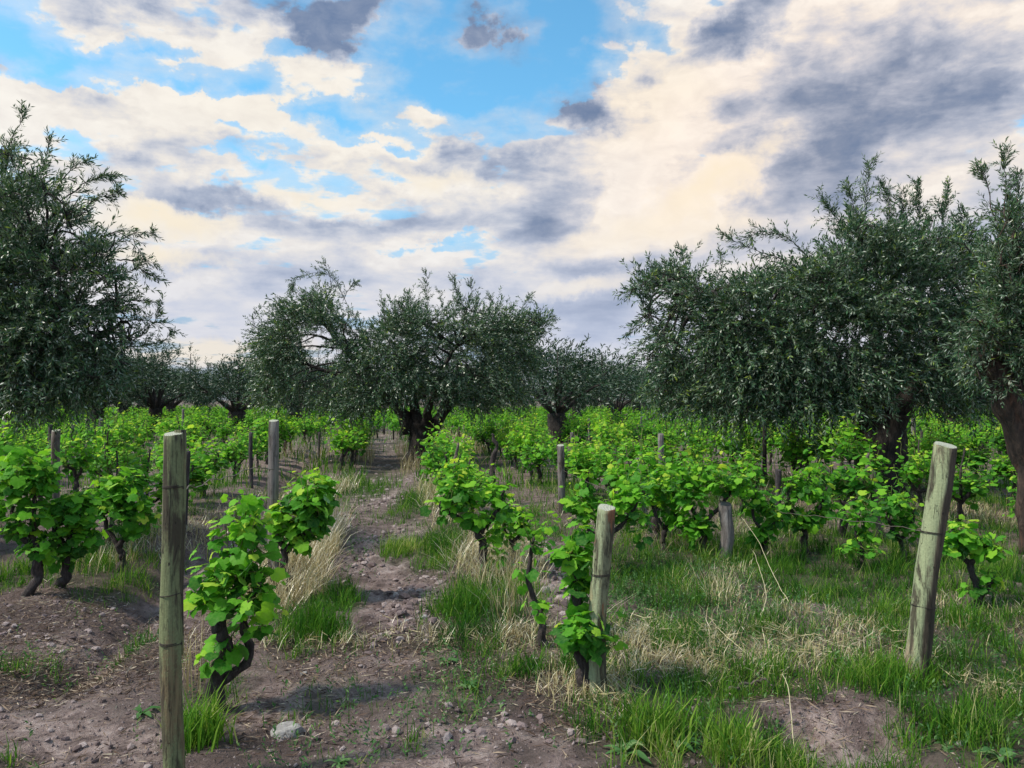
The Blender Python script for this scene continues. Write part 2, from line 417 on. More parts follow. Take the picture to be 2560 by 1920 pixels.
M['rope_wood'] = bark_mat('dead_wood', (.05, .04, .04), (.14, .11, .10), (.28, .23, .20), 5, .3)

def post_mat(name, moss, tan, rust=0.0, mossy=.6, seed=0.0, lean=0.0, side=0.0, dark=(.075, .055, .038)):
    m, t = new_mat(name)
    tcn = t.n('ShaderNodeTexCoord').outputs['Object']
    tcn = t.n('ShaderNodeMapping', i_Vector=tcn, i_Location=(seed, seed * .7, seed * 1.3)).outputs[0]
    st = t.n('ShaderNodeMapping', i_Vector=tcn, i_Scale=(1, 1, .07)).outputs[0]
    st2 = t.n('ShaderNodeMapping', i_Vector=tcn, i_Scale=(1, 1, .2)).outputs[0]
    grain = t.noise(st, 60, 5, .65, .3)
    blot = t.noise(st2, 13, 5, .65, .5)
    fine = t.noise(tcn, 95, 4, .65)
    wood = t.ramp(grain, [(.3, tuple(v * .40 for v in tan)), (.5, tan), (.75, tuple(min(1, v * 1.5) for v in tan))])
    mcol = t.mix(fine, tuple(v * .55 for v in moss), tuple(v * 1.45 for v in moss))
    mk = t.m('MULTIPLY', t.sstep(t.m('ADD', t.noise(st2, 7, 5, .6), t.m('MULTIPLY', fine, .25)), .72 - mossy * .32, .82 - mossy * .25), .92)
    if side:        # moss on the left flank; right flank darkened, bare wood plus painted-in shade
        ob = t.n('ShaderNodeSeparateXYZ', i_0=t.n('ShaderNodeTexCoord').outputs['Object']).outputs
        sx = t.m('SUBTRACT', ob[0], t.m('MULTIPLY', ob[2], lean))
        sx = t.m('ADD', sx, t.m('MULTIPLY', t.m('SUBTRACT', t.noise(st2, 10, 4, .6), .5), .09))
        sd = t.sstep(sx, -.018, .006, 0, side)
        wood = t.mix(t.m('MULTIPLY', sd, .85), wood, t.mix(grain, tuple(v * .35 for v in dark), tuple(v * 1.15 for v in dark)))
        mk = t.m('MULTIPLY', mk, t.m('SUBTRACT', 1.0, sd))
    c = t.mix(mk, wood, mcol)
    c = t.mix(t.sstep(blot, .48, .60, 0, .9), c, (.040, .030, .020))
    knots = t.n('ShaderNodeTexVoronoi', i_Vector=t.n('ShaderNodeMapping', i_Vector=tcn, i_Scale=(1, 1, .55)).outputs[0], i_Scale=19, i_Randomness=1.0).outputs['Distance']
    kn = t.sstep(t.m('ADD', knots, t.m('MULTIPLY', fine, .12)), .17, .11)
    c = t.mix(t.m('MULTIPLY', kn, .85), c, (.02, .014, .012))
    if rust:
        rr = t.noise(t.n('ShaderNodeMapping', i_Vector=tcn, i_Scale=(1, 1, .3), i_Location=(3, 1, 2)).outputs[0], 9, 4, .6)
        c = t.mix(t.sstep(rr, .60, .66, 0, rust), c, (.22, .095, .045))
    crack = t.noise(st, 26, 3, .5, .4)
    ck = t.sstep(t.m('ABSOLUTE', t.m('SUBTRACT', crack, .5)), .0, .010)
    c = t.mix(t.m('MULTIPLY', t.m('SUBTRACT', 1.0, ck), .35), c, (.02, .016, .012))
    h = t.m('ADD', t.m('ADD', grain, t.m('MULTIPLY', fine, .4)), t.m('MULTIPLY', t.m('SUBTRACT', ck, kn), .8))
    b = t.n('ShaderNodeBsdfPrincipled', i_Base_Color=c, i_Roughness=.88, i_Normal=bump(t, h, .006, .9))
    out(t, b)
    return m
def end_mat():
    m, t = new_mat('sawn_end_grain')
    tcn = t.n('ShaderNodeTexCoord').outputs['Object']
    w = t.n('ShaderNodeTexWave', wave_type='RINGS', rings_direction='Z', i_Vector=tcn, i_Scale=42, i_Distortion=2.5, i_Detail=3, i_Detail_Scale=2).outputs[1]
    fine = t.noise(tcn, 70, 5, .7)
    blot = t.noise(tcn, 14, 4, .6)
    c = t.mix(t.m('MULTIPLY', w, .35), (.44, .46, .37), (.27, .27, .21))
    c = t.mix(t.sstep(blot, .5, .75, 0, .5), c, (.26, .30, .22))
    c = t.mix(t.sstep(fine, .55, .8, 0, .5), c, (.17, .16, .12))
    out(t, t.n('ShaderNodeBsdfPrincipled', i_Base_Color=c, i_Roughness=.95, i_Normal=bump(t, t.m('ADD', fine, w), .003)))
    return m
M['post_left'] = post_mat('mossy_brown_post', (.16, .19, .09), (.17, .13, .068), mossy=.82, seed=2.0)
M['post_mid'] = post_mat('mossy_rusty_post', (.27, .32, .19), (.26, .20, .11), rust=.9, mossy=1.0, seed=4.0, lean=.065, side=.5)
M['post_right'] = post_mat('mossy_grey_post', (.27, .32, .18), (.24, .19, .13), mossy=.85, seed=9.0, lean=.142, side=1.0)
M['post_grey'] = post_mat('grey_post', (.13, .14, .13), (.17, .15, .14), mossy=.35, seed=14.0)
M['end'] = end_mat()
m, t = new_mat('old_wire')
out(t, t.n('ShaderNodeBsdfPrincipled', i_Base_Color=t.mix(t.noise(t.n('ShaderNodeTexCoord').outputs['Object'], 40, 3), (.22, .20, .18), (.10, .06, .045)), i_Roughness=.55, i_Metallic=.5))
M['wire'] = m
m, t = new_mat('rusty_wire')
out(t, t.n('ShaderNodeBsdfPrincipled', i_Base_Color=(.035, .025, .022, 1), i_Roughness=.7, i_Metallic=.3))
M['wire_dark'] = m

def soil_nodes(t, pos):
    n1 = t.noise(pos, 1.3, 5, .6, .3)
    n2 = t.noise(pos, 6.5, 7, .65, .3)
    n3 = t.noise(pos, 38, 6, .7)
    n4 = t.noise(pos, 150, 4, .7)
    mixn = t.m('ADD', t.m('ADD', t.m('MULTIPLY', n1, .25), t.m('MULTIPLY', n2, .35)), t.m('ADD', t.m('MULTIPLY', n3, .25), t.m('MULTIPLY', n4, .15)))
    return n1, n2, n3, n4, mixn
m, t = new_mat('soil')
pos = t.n('ShaderNodeNewGeometry').outputs['Position']
n1, n2, n3, n4, mixn = soil_nodes(t, pos)
c = t.ramp(mixn, [(.38, (.034, .022, .021)), (.46, (.120, .082, .074)), (.54, (.215, .155, .142)), (.63, (.37, .29, .27))])
pale = t.n('ShaderNodeAttribute', attribute_name='pale').outputs['Fac']
damp = t.n('ShaderNodeAttribute', attribute_name='damp').outputs['Fac']
thatch = t.n('ShaderNodeAttribute', attribute_name='thatch').outputs['Fac']
cp = t.ramp(mixn, [(.39, (.12, .082, .074)), (.49, (.33, .245, .225)), (.6, (.54, .44, .41))])
c = t.mix(t.m('MULTIPLY', pale, t.sstep(n2, .3, .6)), c, cp)
cd = t.ramp(mixn, [(.40, (.022, .014, .012)), (.52, (.070, .048, .042)), (.64, (.18, .13, .115))])
c = t.mix(t.m('MULTIPLY', damp, t.sstep(t.m('ADD', n2, t.m('MULTIPLY', n3, .3)), .45, .75)), c, cd)
ct = t.ramp(mixn, [(.38, (.018, .022, .010)), (.5, (.055, .055, .025)), (.62, (.14, .125, .06))])
c = t.mix(t.m('MULTIPLY', thatch, .85), c, ct)
hgt = t.m('ADD', t.m('MULTIPLY', n3, .7), t.m('ADD', t.m('MULTIPLY', n4, .3), n2))
out(t, t.n('ShaderNodeBsdfPrincipled', i_Base_Color=c, i_Roughness=.97, i_Normal=bump(t, hgt, .055, 1.0)))
M['soil'] = m
m, t = new_mat('clod_earth')
pos = t.n('ShaderNodeNewGeometry').outputs['Position']
n1, n2, n3, n4, mixn = soil_nodes(t, pos)
r = rnd_of(t)
c = t.ramp(t.m('ADD', t.m('MULTIPLY', mixn, .5), t.m('MULTIPLY', r, .5)), [(.25, (.10, .07, .068)), (.5, (.24, .18, .178)), (.72, (.40, .33, .32))])
out(t, t.n('ShaderNodeBsdfPrincipled', i_Base_Color=c, i_Roughness=.97, i_Normal=bump(t, t.m('ADD', n3, n4), .01)))
M['clod'] = m
m, t = new_mat('pale_stone')
pos = t.n('ShaderNodeNewGeometry').outputs['Position']
n = t.noise(pos, 30, 6, .65)
out(t, t.n('ShaderNodeBsdfPrincipled', i_Base_Color=t.ramp(n, [(.3, (.13, .12, .12)), (.55, (.27, .26, .255)), (.75, (.40, .39, .38))]), i_Roughness=.9, i_Normal=bump(t, n, .012)))
M['stone'] = m

# ------------------------------------------------------------------ ground
def pe(px, py, rpx, rpy):
    """an ellipse seen on the ground of the photograph, in metres"""
    cx, cy = G(px, py)
    return cx, cy, rpx / FPX * cy, rpy * cy * cy / (CAM_H * FPX)
def field(x, y, lst):
    a = 0.0
    for (px, py, rx, ry, w) in lst:
        a = np.maximum(a, w * ell(x, y, *pe(px, py, rx, ry)))
    return a
def axis(fine0, fine1, d, grow, lo, hi):
    mid = list(np.arange(fine0, fine1, d))
    r_, s = [], d
    p = mid[-1]
    while p < hi:
        s *= grow; p += s; r_.append(p)
    l_, s, p = [], d, mid[0]
    while p > lo:
        s *= grow; p -= s; l_.append(p)
    return np.array(l_[::-1] + mid + r_)
U = lambda x, y: x * RP[0] + y * RP[1]

PALE = [(250, 1540, 330, 90, .95), (800, 1480, 260, 90, .75), (1000, 1610, 260, 60, .85), (830, 1200, 60, 110, .8), (820, 1050, 70, 60, .7), (900, 1290, 80, 60, .75),
        (1200, 1240, 60, 80, 1.0), (1420, 1130, 90, 30, .9), (1780, 1600, 110, 70, 1.0), (1730, 1530, 70, 40, .8), (1940, 1560, 60, 40, .9), (180, 1370, 70, 26, .7),
        (680, 960, 90, 30, .5), (400, 1250, 60, 90, .5), (830, 940, 40, 40, .8), (1560, 1240, 60, 30, .6), (2180, 1080, 60, 30, .7), (1720, 1320, 80, 26, .5), (830, 1640, 300, 30, .6)]
DAMP = [(330, 1500, 120, 40, .6), (560, 1640, 160, 20, .7), (860, 1545, 160, 30, .5), (1130, 1630, 60, 30, .7), (930, 1460, 140, 25, .6), (60, 1520, 90, 24, .6), (770, 1260, 30, 60, .5), (180, 1440, 260, 50, 1.0), (100, 1330, 160, 40, .6), (620, 1600, 130, 40, .7), (900, 1385, 330, 22, 1.0), (1200, 1545, 90, 45, .9), (1100, 1470, 130, 30, .6), (700, 1440, 120, 30, .5), (1900, 1420, 60, 30, .7), (330, 1300, 60, 60, .5), (1690, 1570, 30, 30, 1.0), (440, 1480, 50, 60, .7)]
GREEN = [(1050, 1330, 130, 80, .95), (960, 1180, 60, 50, .8), (870, 1185, 45, 22, .85), (930, 1075, 70, 45, .7), (1080, 1290, 60, 70, .7), (1450, 1230, 170, 70, 1.0), (1750, 1200, 330, 60, .9), (1700, 1270, 260, 35, .8),
         (1450, 1560, 190, 110, 1.0), (1330, 1500, 80, 60, .8), (1620, 1620, 120, 60, .9), (1650, 1475, 110, 35, .8), (1900, 1460, 130, 45, .95), (2080, 1400, 180, 160, .85), (2100, 1570, 160, 90, 1.0), (1880, 1650, 120, 30, .8), (2130, 1290, 130, 60, .8),
         (690, 1320, 50, 70, .95), (640, 1390, 60, 40, .6), (740, 1400, 60, 22, .4), (450, 1560, 45, 55, .95), (480, 1480, 60, 30, .4), (60, 1430, 60, 26, .6), (300, 1395, 50, 20, .55), (290, 1250, 50, 40, .7), (40, 1250, 70, 50, .9), (190, 1225, 160, 40, .6),
         (770, 1300, 20, 30, .6), (1160, 1450, 50, 40, .6), (1080, 1470, 30, 22, .5), (1000, 1500, 90, 50, .28), (740, 1510, 120, 60, .14), (900, 1610, 40, 18, .35), (730, 1640, 100, 18, .4), (1010, 1400, 120, 24, .5), (30, 1645, 60, 16, .4),
         (780, 1040, 30, 45, .8), (850, 1030, 40, 50, .6), (850, 960, 30, 50, .5), (1380, 1400, 100, 50, .4), (1550, 1370, 260, 60, .62), (1270, 1440, 60, 50, .8), (820, 1120, 90, 20, .3), (1130, 1130, 100, 40, .5)]
DRY = [(1600, 1390, 280, 55, 1.0), (1450, 1420, 140, 45, .9), (1310, 1500, 55, 45, .8), (1800, 1370, 180, 60, .6), (2150, 1490, 80, 30, .9), (1560, 1260, 90, 40, .5), (680, 1200, 50, 90, .9), (640, 1290, 40, 60, .5), (780, 990, 25, 45, 1.0), (870, 985, 35, 50, 1.0), (1030, 960, 70, 50, .8),
       (880, 1010, 40, 25, .9), (660, 960, 110, 40, .5), (240, 1190, 60, 30, .6), (400, 1150, 60, 60, .4), (1080, 1210, 90, 50, .55), (900, 1385, 340, 22, .2), (2170, 1120, 60, 50, .7), (1700, 1050, 200, 60, .3), (1450, 1110, 200, 50, .35), (1230, 1480, 60, 60, .4), (1110, 1380, 60, 20, .7), (2100, 1330, 120, 50, .35)]

gx = axis(-3.2, 3.5, .036, 1.075, -2500, 2500)
gy = axis(2.1, 7.0, .032, 1.075, -60, 4000)
X, Y = np.meshgrid(gx, gy)
Z = ground_h(X, Y)
nx, ny = len(gx), len(gy)
V = np.stack([X, Y, Z], -1).reshape(-1, 3)
idx = np.arange(nx * ny).reshape(ny, nx)
a, b, c_, d_ = idx[:-1, :-1], idx[:-1, 1:], idx[1:, 1:], idx[1:, :-1]
F = np.concatenate([np.stack([a, b, c_], -1).reshape(-1, 3), np.stack([a, c_, d_], -1).reshape(-1, 3)])
gm = MB().add(V, F).mesh('ground', M['soil'])
xf, yf = V[:, 0], V[:, 1]
uf = U(xf, yf)
wob = fbm(xf, yf, 2.5, 4, 33)
def noisy(f, k=1.1):
    return np.clip(f * 1.25 + (wob - .5) * k * (f > .02), 0, 1)
pathf = ell(uf, yf, .12, 12, .55, 12)
for nm, val in (('pale', np.maximum(noisy(np.maximum(field(xf, yf, PALE), .35 * pathf)), .95 * np.exp(-((uf + 1.92 + .12 * np.sin(yf * .9)) / .075) ** 2) * sst(yf, 4.3, 5) * (1 - sst(yf, 8, 11)))), ('damp', noisy(field(xf, yf, DAMP))),
                ('thatch', np.clip(np.maximum(np.maximum(noisy(field(xf, yf, GREEN)), .6 * noisy(field(xf, yf, DRY))), sst(yf, 16, 34) * .75 * (fbm(xf, yf, .8, 3, 4) > .42)), 0, 1))):
    at = gm.attributes.new(nm, 'FLOAT', 'POINT'); at.data.foreach_set('value', val.astype(np.float32))
tag(obj('ground', gm), 'bare purplish brown vineyard soil with a trodden path', None, None, 'structure')

# ------------------------------------------------------------------ posts and wire
def make_post(base, top, rad, mat, label, name='wooden_post', seed=1, loops=(), group=None, flat=1.0, sink=.25, split=False, sides=26, rings=40, taper=.06, endmat='end', cat='post', slope=.27):
    base = Vector(base); base.z = float(ground_h(base.x, base.y)); top = Vector(top)
    root = empty(name, base, label, cat, group)
    dirv = (top - base); L = dirv.length; dn = dirv.normalized()
    t = np.linspace(-sink / L, 1, rings)
    P = np.array([dn * (L * q) for q in t]) 
    w = np.stack([(vnoise(t * 2.2, t * 0, seed) - .5) * rad * .5, (vnoise(t * 2.2, t * 0 + 5, seed) - .5) * rad * .5, 0 * t], -1)
    w -= w[-1]
    P = P + w
    r0 = rad * (1 + taper * (1 - t))
    th = np.linspace(0, 2 * math.pi, sides, endpoint=False)
    T = np.array(dn); A = np.cross([0, 1.0, 0], T); A /= np.linalg.norm(A); B = np.cross(T, A)
    R = r0[:, None] * (1 + .08 * (vnoise(t[:, None] * 5, np.cos(th)[None] * 2 + 3, seed) - .5) * 2 + .05 * (vnoise(t[:, None] * 2.5, th[None] * 5, seed + 2) - .5) * 2)
    ck = 2.2 + .5 * np.sin(t * 3)                      # a drying crack running up the post
    R = R * (1 - .10 * np.exp(-((th[None] - (math.pi * 1.5 + .5)) / .10) ** 2) * sst(t, .3, .8)[:, None])
    if split:
        R[-3:] = R[-3:] * (1 - .05 * (th[None] > 3.6))
    Vv = P[:, None] + R[..., None] * (np.cos(th)[None, :, None] * A + flat * np.sin(th)[None, :, None] * B)
    cut = slope * ((Vv[-1] - P[-1]) @ np.array([.05, 1.0, 0]))[:, None] * T     # the head was sawn a little aslant
    Vv[-1] += cut
    top_i = Vv[-1].copy(); bev = .003
    inner = P[-1] + (top_i - P[-1]) * .93 + T * bev
    inner2 = P[-1] + (top_i - P[-1]) * .45 + T * (bev + .003)
    ht = (vnoise(th * 1.3, th * 0, seed) - .5)[:, None] * .006 * T
    inner = inner + ht
    Vv = np.concatenate([Vv.reshape(-1, 3), inner, inner2 + ht * .5, [P[-1] + T * (bev + .002)]])
    n = rings + 2
    ix = np.arange(n * sides).reshape(n, sides)
    fs, fe = [], []
    for i in range(n - 1):
        a0 = ix[i]; a1 = np.roll(a0, -1); b0 = ix[i + 1]; b1 = np.roll(b0, -1)
        f = np.concatenate([np.stack([a0, a1, b1], -1), np.stack([a0, b1, b0], -1)])
        (fs if i < rings else fe).append(f)
    fe.append(np.stack([ix[-1], np.roll(ix[-1], -1), np.full(sides, n * sides)], -1))
    fs = np.concatenate(fs); fe = np.concatenate(fe)
    mb = MB(); mb.add(Vv, fs, .5, 0)
    mb.add(Vv, fe, .5, 0 if endmat is None else 1)
    sh = mb.build('shaft', [M[mat]] + ([M[endmat]] if endmat else []), root)
    if split:
        # the split slab that stands against the back right of the head of the post
        q = np.linspace(.35, 1.012, 12)
        PP = np.array([dn * (L * k) for k in q]) + np.array([rad * .45, rad * .55, 0]) + np.stack([.004 * np.sin(q * 9), 0 * q, 0 * q], -1)
        v_, f_ = tube(PP, rad * .60 * np.linspace(.5, 1, 12) ** .3, 12, .12, 7)
        s2 = MB().add(v_, f_, .5, 0).build('split_slab', [M[mat]], root)
    for k, zf in enumerate(loops):
        r = rs(seed + k)
        th2 = np.linspace(0, 2 * math.pi * (1.0 if k % 2 else 1.9), 40)
        rr = float(np.interp(zf, t, R.mean(1))) * 1.035
        tilt = r.uniform(-.08, .08)
        pc = np.array(dn * (L * zf)) + np.array([np.interp(zf, t, w[:, 0]), np.interp(zf, t, w[:, 1]), 0])
        PP = pc + rr * (np.cos(th2)[:, None] * A + flat * np.sin(th2)[:, None] * B) + ((np.linspace(-1, 1, 40) * .006 + np.cos(th2) * tilt * rr)[:, None]) * T
        v_, f_ = tube(PP, .0020, 5)
        MB().add(v_, f_).build('wire_loop', M['wire_dark'], root)
    return root

bx, by = -1.425, 3.25
make_post((bx, by, 0), (-1.440, by + .02, 1.455), .0405, 'post_left', 'tall mossy brown post at the front left with a split head, nearest the camera', seed=3, loops=(.845, .53, .39), split=True)
bx, by = G(1283, 1500)
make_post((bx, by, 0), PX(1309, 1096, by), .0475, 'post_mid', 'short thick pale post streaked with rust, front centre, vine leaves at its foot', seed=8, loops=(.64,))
bx, by = G(1970, 1465)
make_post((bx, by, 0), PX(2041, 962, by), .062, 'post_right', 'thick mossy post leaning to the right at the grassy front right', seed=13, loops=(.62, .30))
GP = 'old wooden stakes among the vines'
def stake(px, ptop, Yd, wpx, label, mat='post_grey', h=None, lean=(0, 0), seed=0, end='end', flat=1.0):
    x = (px - CX) / FPX * Yd
    top = PX(px + lean[0], ptop, Yd + lean[1])
    return make_post((x, Yd, 0), top, wpx / FPX * Yd / 2, mat, label, 'wooden_post', seed=seed + 20, sides=14, rings=14, endmat=end, group=GP, flat=flat)
stake(592, 909, 6.2, 22, 'tall square-looking grey post behind the bright green vine left of the path', seed=1, flat=.8)
stake(119, 930, 9.6, 17, 'pale grey post standing up among the vines on the far left', seed=2, lean=(3, 0))
stake(110, 918, 12.5, 9, 'thin dark stake directly behind the pale grey post on the far left', 'stake_dark', seed=3, end=None)
stake(14, 905, 15, 12, 'pale stake at the very left border of the picture', 'stake', seed=4, end=None)
stake(158, 918, 17, 7, 'thin weathered stake in the left rows, two stakes right of the pale post', 'stake', seed=5, end=None)
stake(190, 905, 22, 8, 'grey stake in front of the leftmost far olive trunk', 'stake', seed=6, end=None)
stake(218, 905, 22, 8, 'whitish stake beside the leftmost far olive trunk', 'stake', seed=7, end=None)
stake(396, 884, 24, 5, 'thin pale stake seen above the split post head', 'stake', seed=8, end=None)
stake(1213, 962, 11.0, 15, 'greenish grey stake in the rows between the central olive and the short front post', seed=9, lean=(-2, 0))
stake(1429, 938, 11.5, 13, 'tall thin grey stake right of centre, left of the big olive', 'stake', seed=10, lean=(-2, 0), end=None)
stake(1396, 990, 10.5, 11, 'crooked pale stake leaning left beside the tall thin grey stake', 'stake', seed=11, lean=(-18, .1), end=None)
stake(1562, 1088, 7.6, 27, 'short thick weathered grey stump-like post in front of the right-hand vines', 'stake', seed=12, lean=(4, 0), end=None)
stake(1651, 915, 14.5, 9, 'thin black stake under the left side of the big olive crown', 'stake_dark', seed=13, end=None)
stake(1676, 1015, 9.6, 12, 'dark broken stake among the right-hand vines', 'stake_dark', seed=14, lean=(4, 0), end=None)
stake(1972, 905, 19, 9, 'pale stake just right of the big olive trunk', 'stake', seed=15, end=None)
stake(1990, 930, 17, 6, 'thin dark stake right of the pale stake by the big olive trunk', 'stake_dark', seed=16, end=None)
stake(1238, 935, 17, 7, 'thin grey stake to the right of the second olive trunk', 'stake', seed=17, end=None, lean=(-3, 0))
stake(1272, 905, 26, 5, 'thin stake far back to the right of the second olive trunk', 'stake', seed=18, end=None)
stake(1385, 900, 28, 5, 'thin stake far back under the edge of the big olive crown', 'stake', seed=19, end=None)
stake(690, 935, 21, 5, 'thin grey stake left of the path near its far end', 'stake', seed=20, end=None)
stake(545, 935, 14, 8, 'dark thin stake left of the tall square-looking post', 'stake_dark', seed=21, end=None, lean=(-3, 0))
stake(404, 975, 9.5, 9, 'dark stake right behind the split-headed front post', 'stake_dark', seed=22, end=None, lean=(4, 0))

def wire(name, pts, label, sag=.0, r=.0028, seed=0, mat='wire', n=40, jit=.006):
    C = curve(pts, n, jit, seed)
    v, f = tube(C, r, 5)
    o = MB().add(v, f).build(name, M[mat])
    return tag(o, label, 'wire')
lp, rp_, mp = PX(398, 1054, 3.27), PX(592, 1012, 6.15), None
wire('trellis_wire', [lp, PX(430, 1049, 3.7), PX(462, 1036, 4.3), PX(500, 1028, 4.9), PX(548, 1012, 5.6), rp_], 'loose wire strung from the split front post to the tall grey post', seed=2)
wire('trellis_wire', [PX(1990, 1146, 4.42), PX(1900, 1130, 5.0), PX(1800, 1118, 5.7), PX(1735, 1112, 6.3), PX(1690, 1106, 7.0), PX(1672, 1088, 8.2), PX(1676, 1045, 9.5)], 'slack wire running back from the leaning right-hand post', seed=3, r=.0024)
wire('trellis_wire', [PX(1216, 1015, 11), PX(1290, 1050, 9.0), PX(1360, 1075, 7.8), PX(1400, 1095, 7.4)], 'thin wire falling from the greenish stake in the middle rows', seed=4)

# ------------------------------------------------------------------ foliage
def blade_leaves(P, Dv, Lf, Wf, r, fold=.25, hi=False):
    """slender leaves: P base, Dv direction; returns V, F, per-vertex random"""
    n = len(P)
    rv = unit(r.normal(size=(n, 3)))
    Wd = unit(np.cross(Dv, rv)); N = np.cross(Wd, Dv)
    Lf = np.broadcast_to(Lf, (n,))[:, None]; Wf = np.broadcast_to(Wf, (n,))[:, None]
    rn = r.rand(n).astype(np.float32)
    cur = r.uniform(-.12, .12, (n, 1)) * Lf * N
    if hi:
        V = np.stack([P, P + Dv * Lf * .33 + Wd * Wf * .46 + N * Wf * fold, P + Dv * Lf * .33 - Wd * Wf * .46 + N * Wf * fold,
                      P + Dv * Lf * .70 + Wd * Wf * .38 + cur * .5 + N * Wf * fold, P + Dv * Lf * .70 - Wd * Wf * .38 + cur * .5 + N * Wf * fold, P + Dv * Lf + cur], 1)
        f = np.array([[0, 2, 1], [1, 2, 4], [1, 4, 3], [3, 4, 5]])
        k = 6
    else:
        V = np.stack([P, P + Dv * Lf * .48 + Wd * Wf * .5 + N * Wf * fold, P + Dv * Lf * .48 - Wd * Wf * .5 + N * Wf * fold, P + Dv * Lf + cur], 1)
        f = np.array([[0, 2, 1], [1, 2, 3]])
        k = 4
    F = (f[None] + np.arange(n)[:, None, None] * k).reshape(-1, 3)
    return V.reshape(-1, 3), F, np.repeat(rn, k)
def sprays(mb, tw, P0, D, L, k, Lf, Wf, r, droop=.25, splay=.8, hi=False, twr=.0035):
    """leafy twigs: k leaves on each"""
    n = len(P0)
    L = np.broadcast_to(L, (n,))
    t = np.linspace(.08, 1.0, k)[None, :, None]
    z = np.array([0, 0, 1.0])
    Pt = P0[:, None] + D[:, None] * (L[:, None, None] * t) - z * (droop * L[:, None, None] * t * t)
    T = unit(D[:, None] - z * 2 * droop * t)
    side = unit(np.cross(T, unit(r.normal(size=(n, k, 3)))))
    ld = unit(T * .75 + side * splay * r.uniform(.5, 1.1, (n, k, 1)))
    m = n * k
    sz = r.uniform(.65, 1.15, m)
    base_r = np.repeat(r.rand(n), k)
    V, F, R = blade_leaves(Pt.reshape(-1, 3), ld.reshape(-1, 3), Lf * sz, Wf * sz, r, hi=hi)
    kk = len(R) // m
    R = np.clip(.6 * R + .4 * np.repeat(base_r, kk), 0, 1)
    mb.add(V, F, R)
    if tw is not None:      # the twig itself
        q = [0, .5, 1.0]
        rr = [twr, twr * .7, twr * .25]
        a = unit(np.cross(D, unit(r.normal(size=(n, 3))))); b = np.cross(D, a)
        VV = []
        for qi, ri in zip(q, rr):
            c = P0 + D * (L[:, None] * qi) - z * (droop * L[:, None] * qi * qi)
            for th in (0, 2.094, 4.189):
                VV.append(c + ri * (math.cos(th) * a + math.sin(th) * b))
        VV = np.stack(VV, 1)
        f = []
        for i in (0, 3):
            for j in range(3):
                j2 = (j + 1) % 3
                f += [[i + j, i + j2, i + 3 + j2], [i + j, i + 3 + j2, i + 3 + j]]
        FF = (np.array(f)[None] + np.arange(n)[:, None, None] * 9).reshape(-1, 3)
        tw.add(VV.reshape(-1, 3), FF, .5)

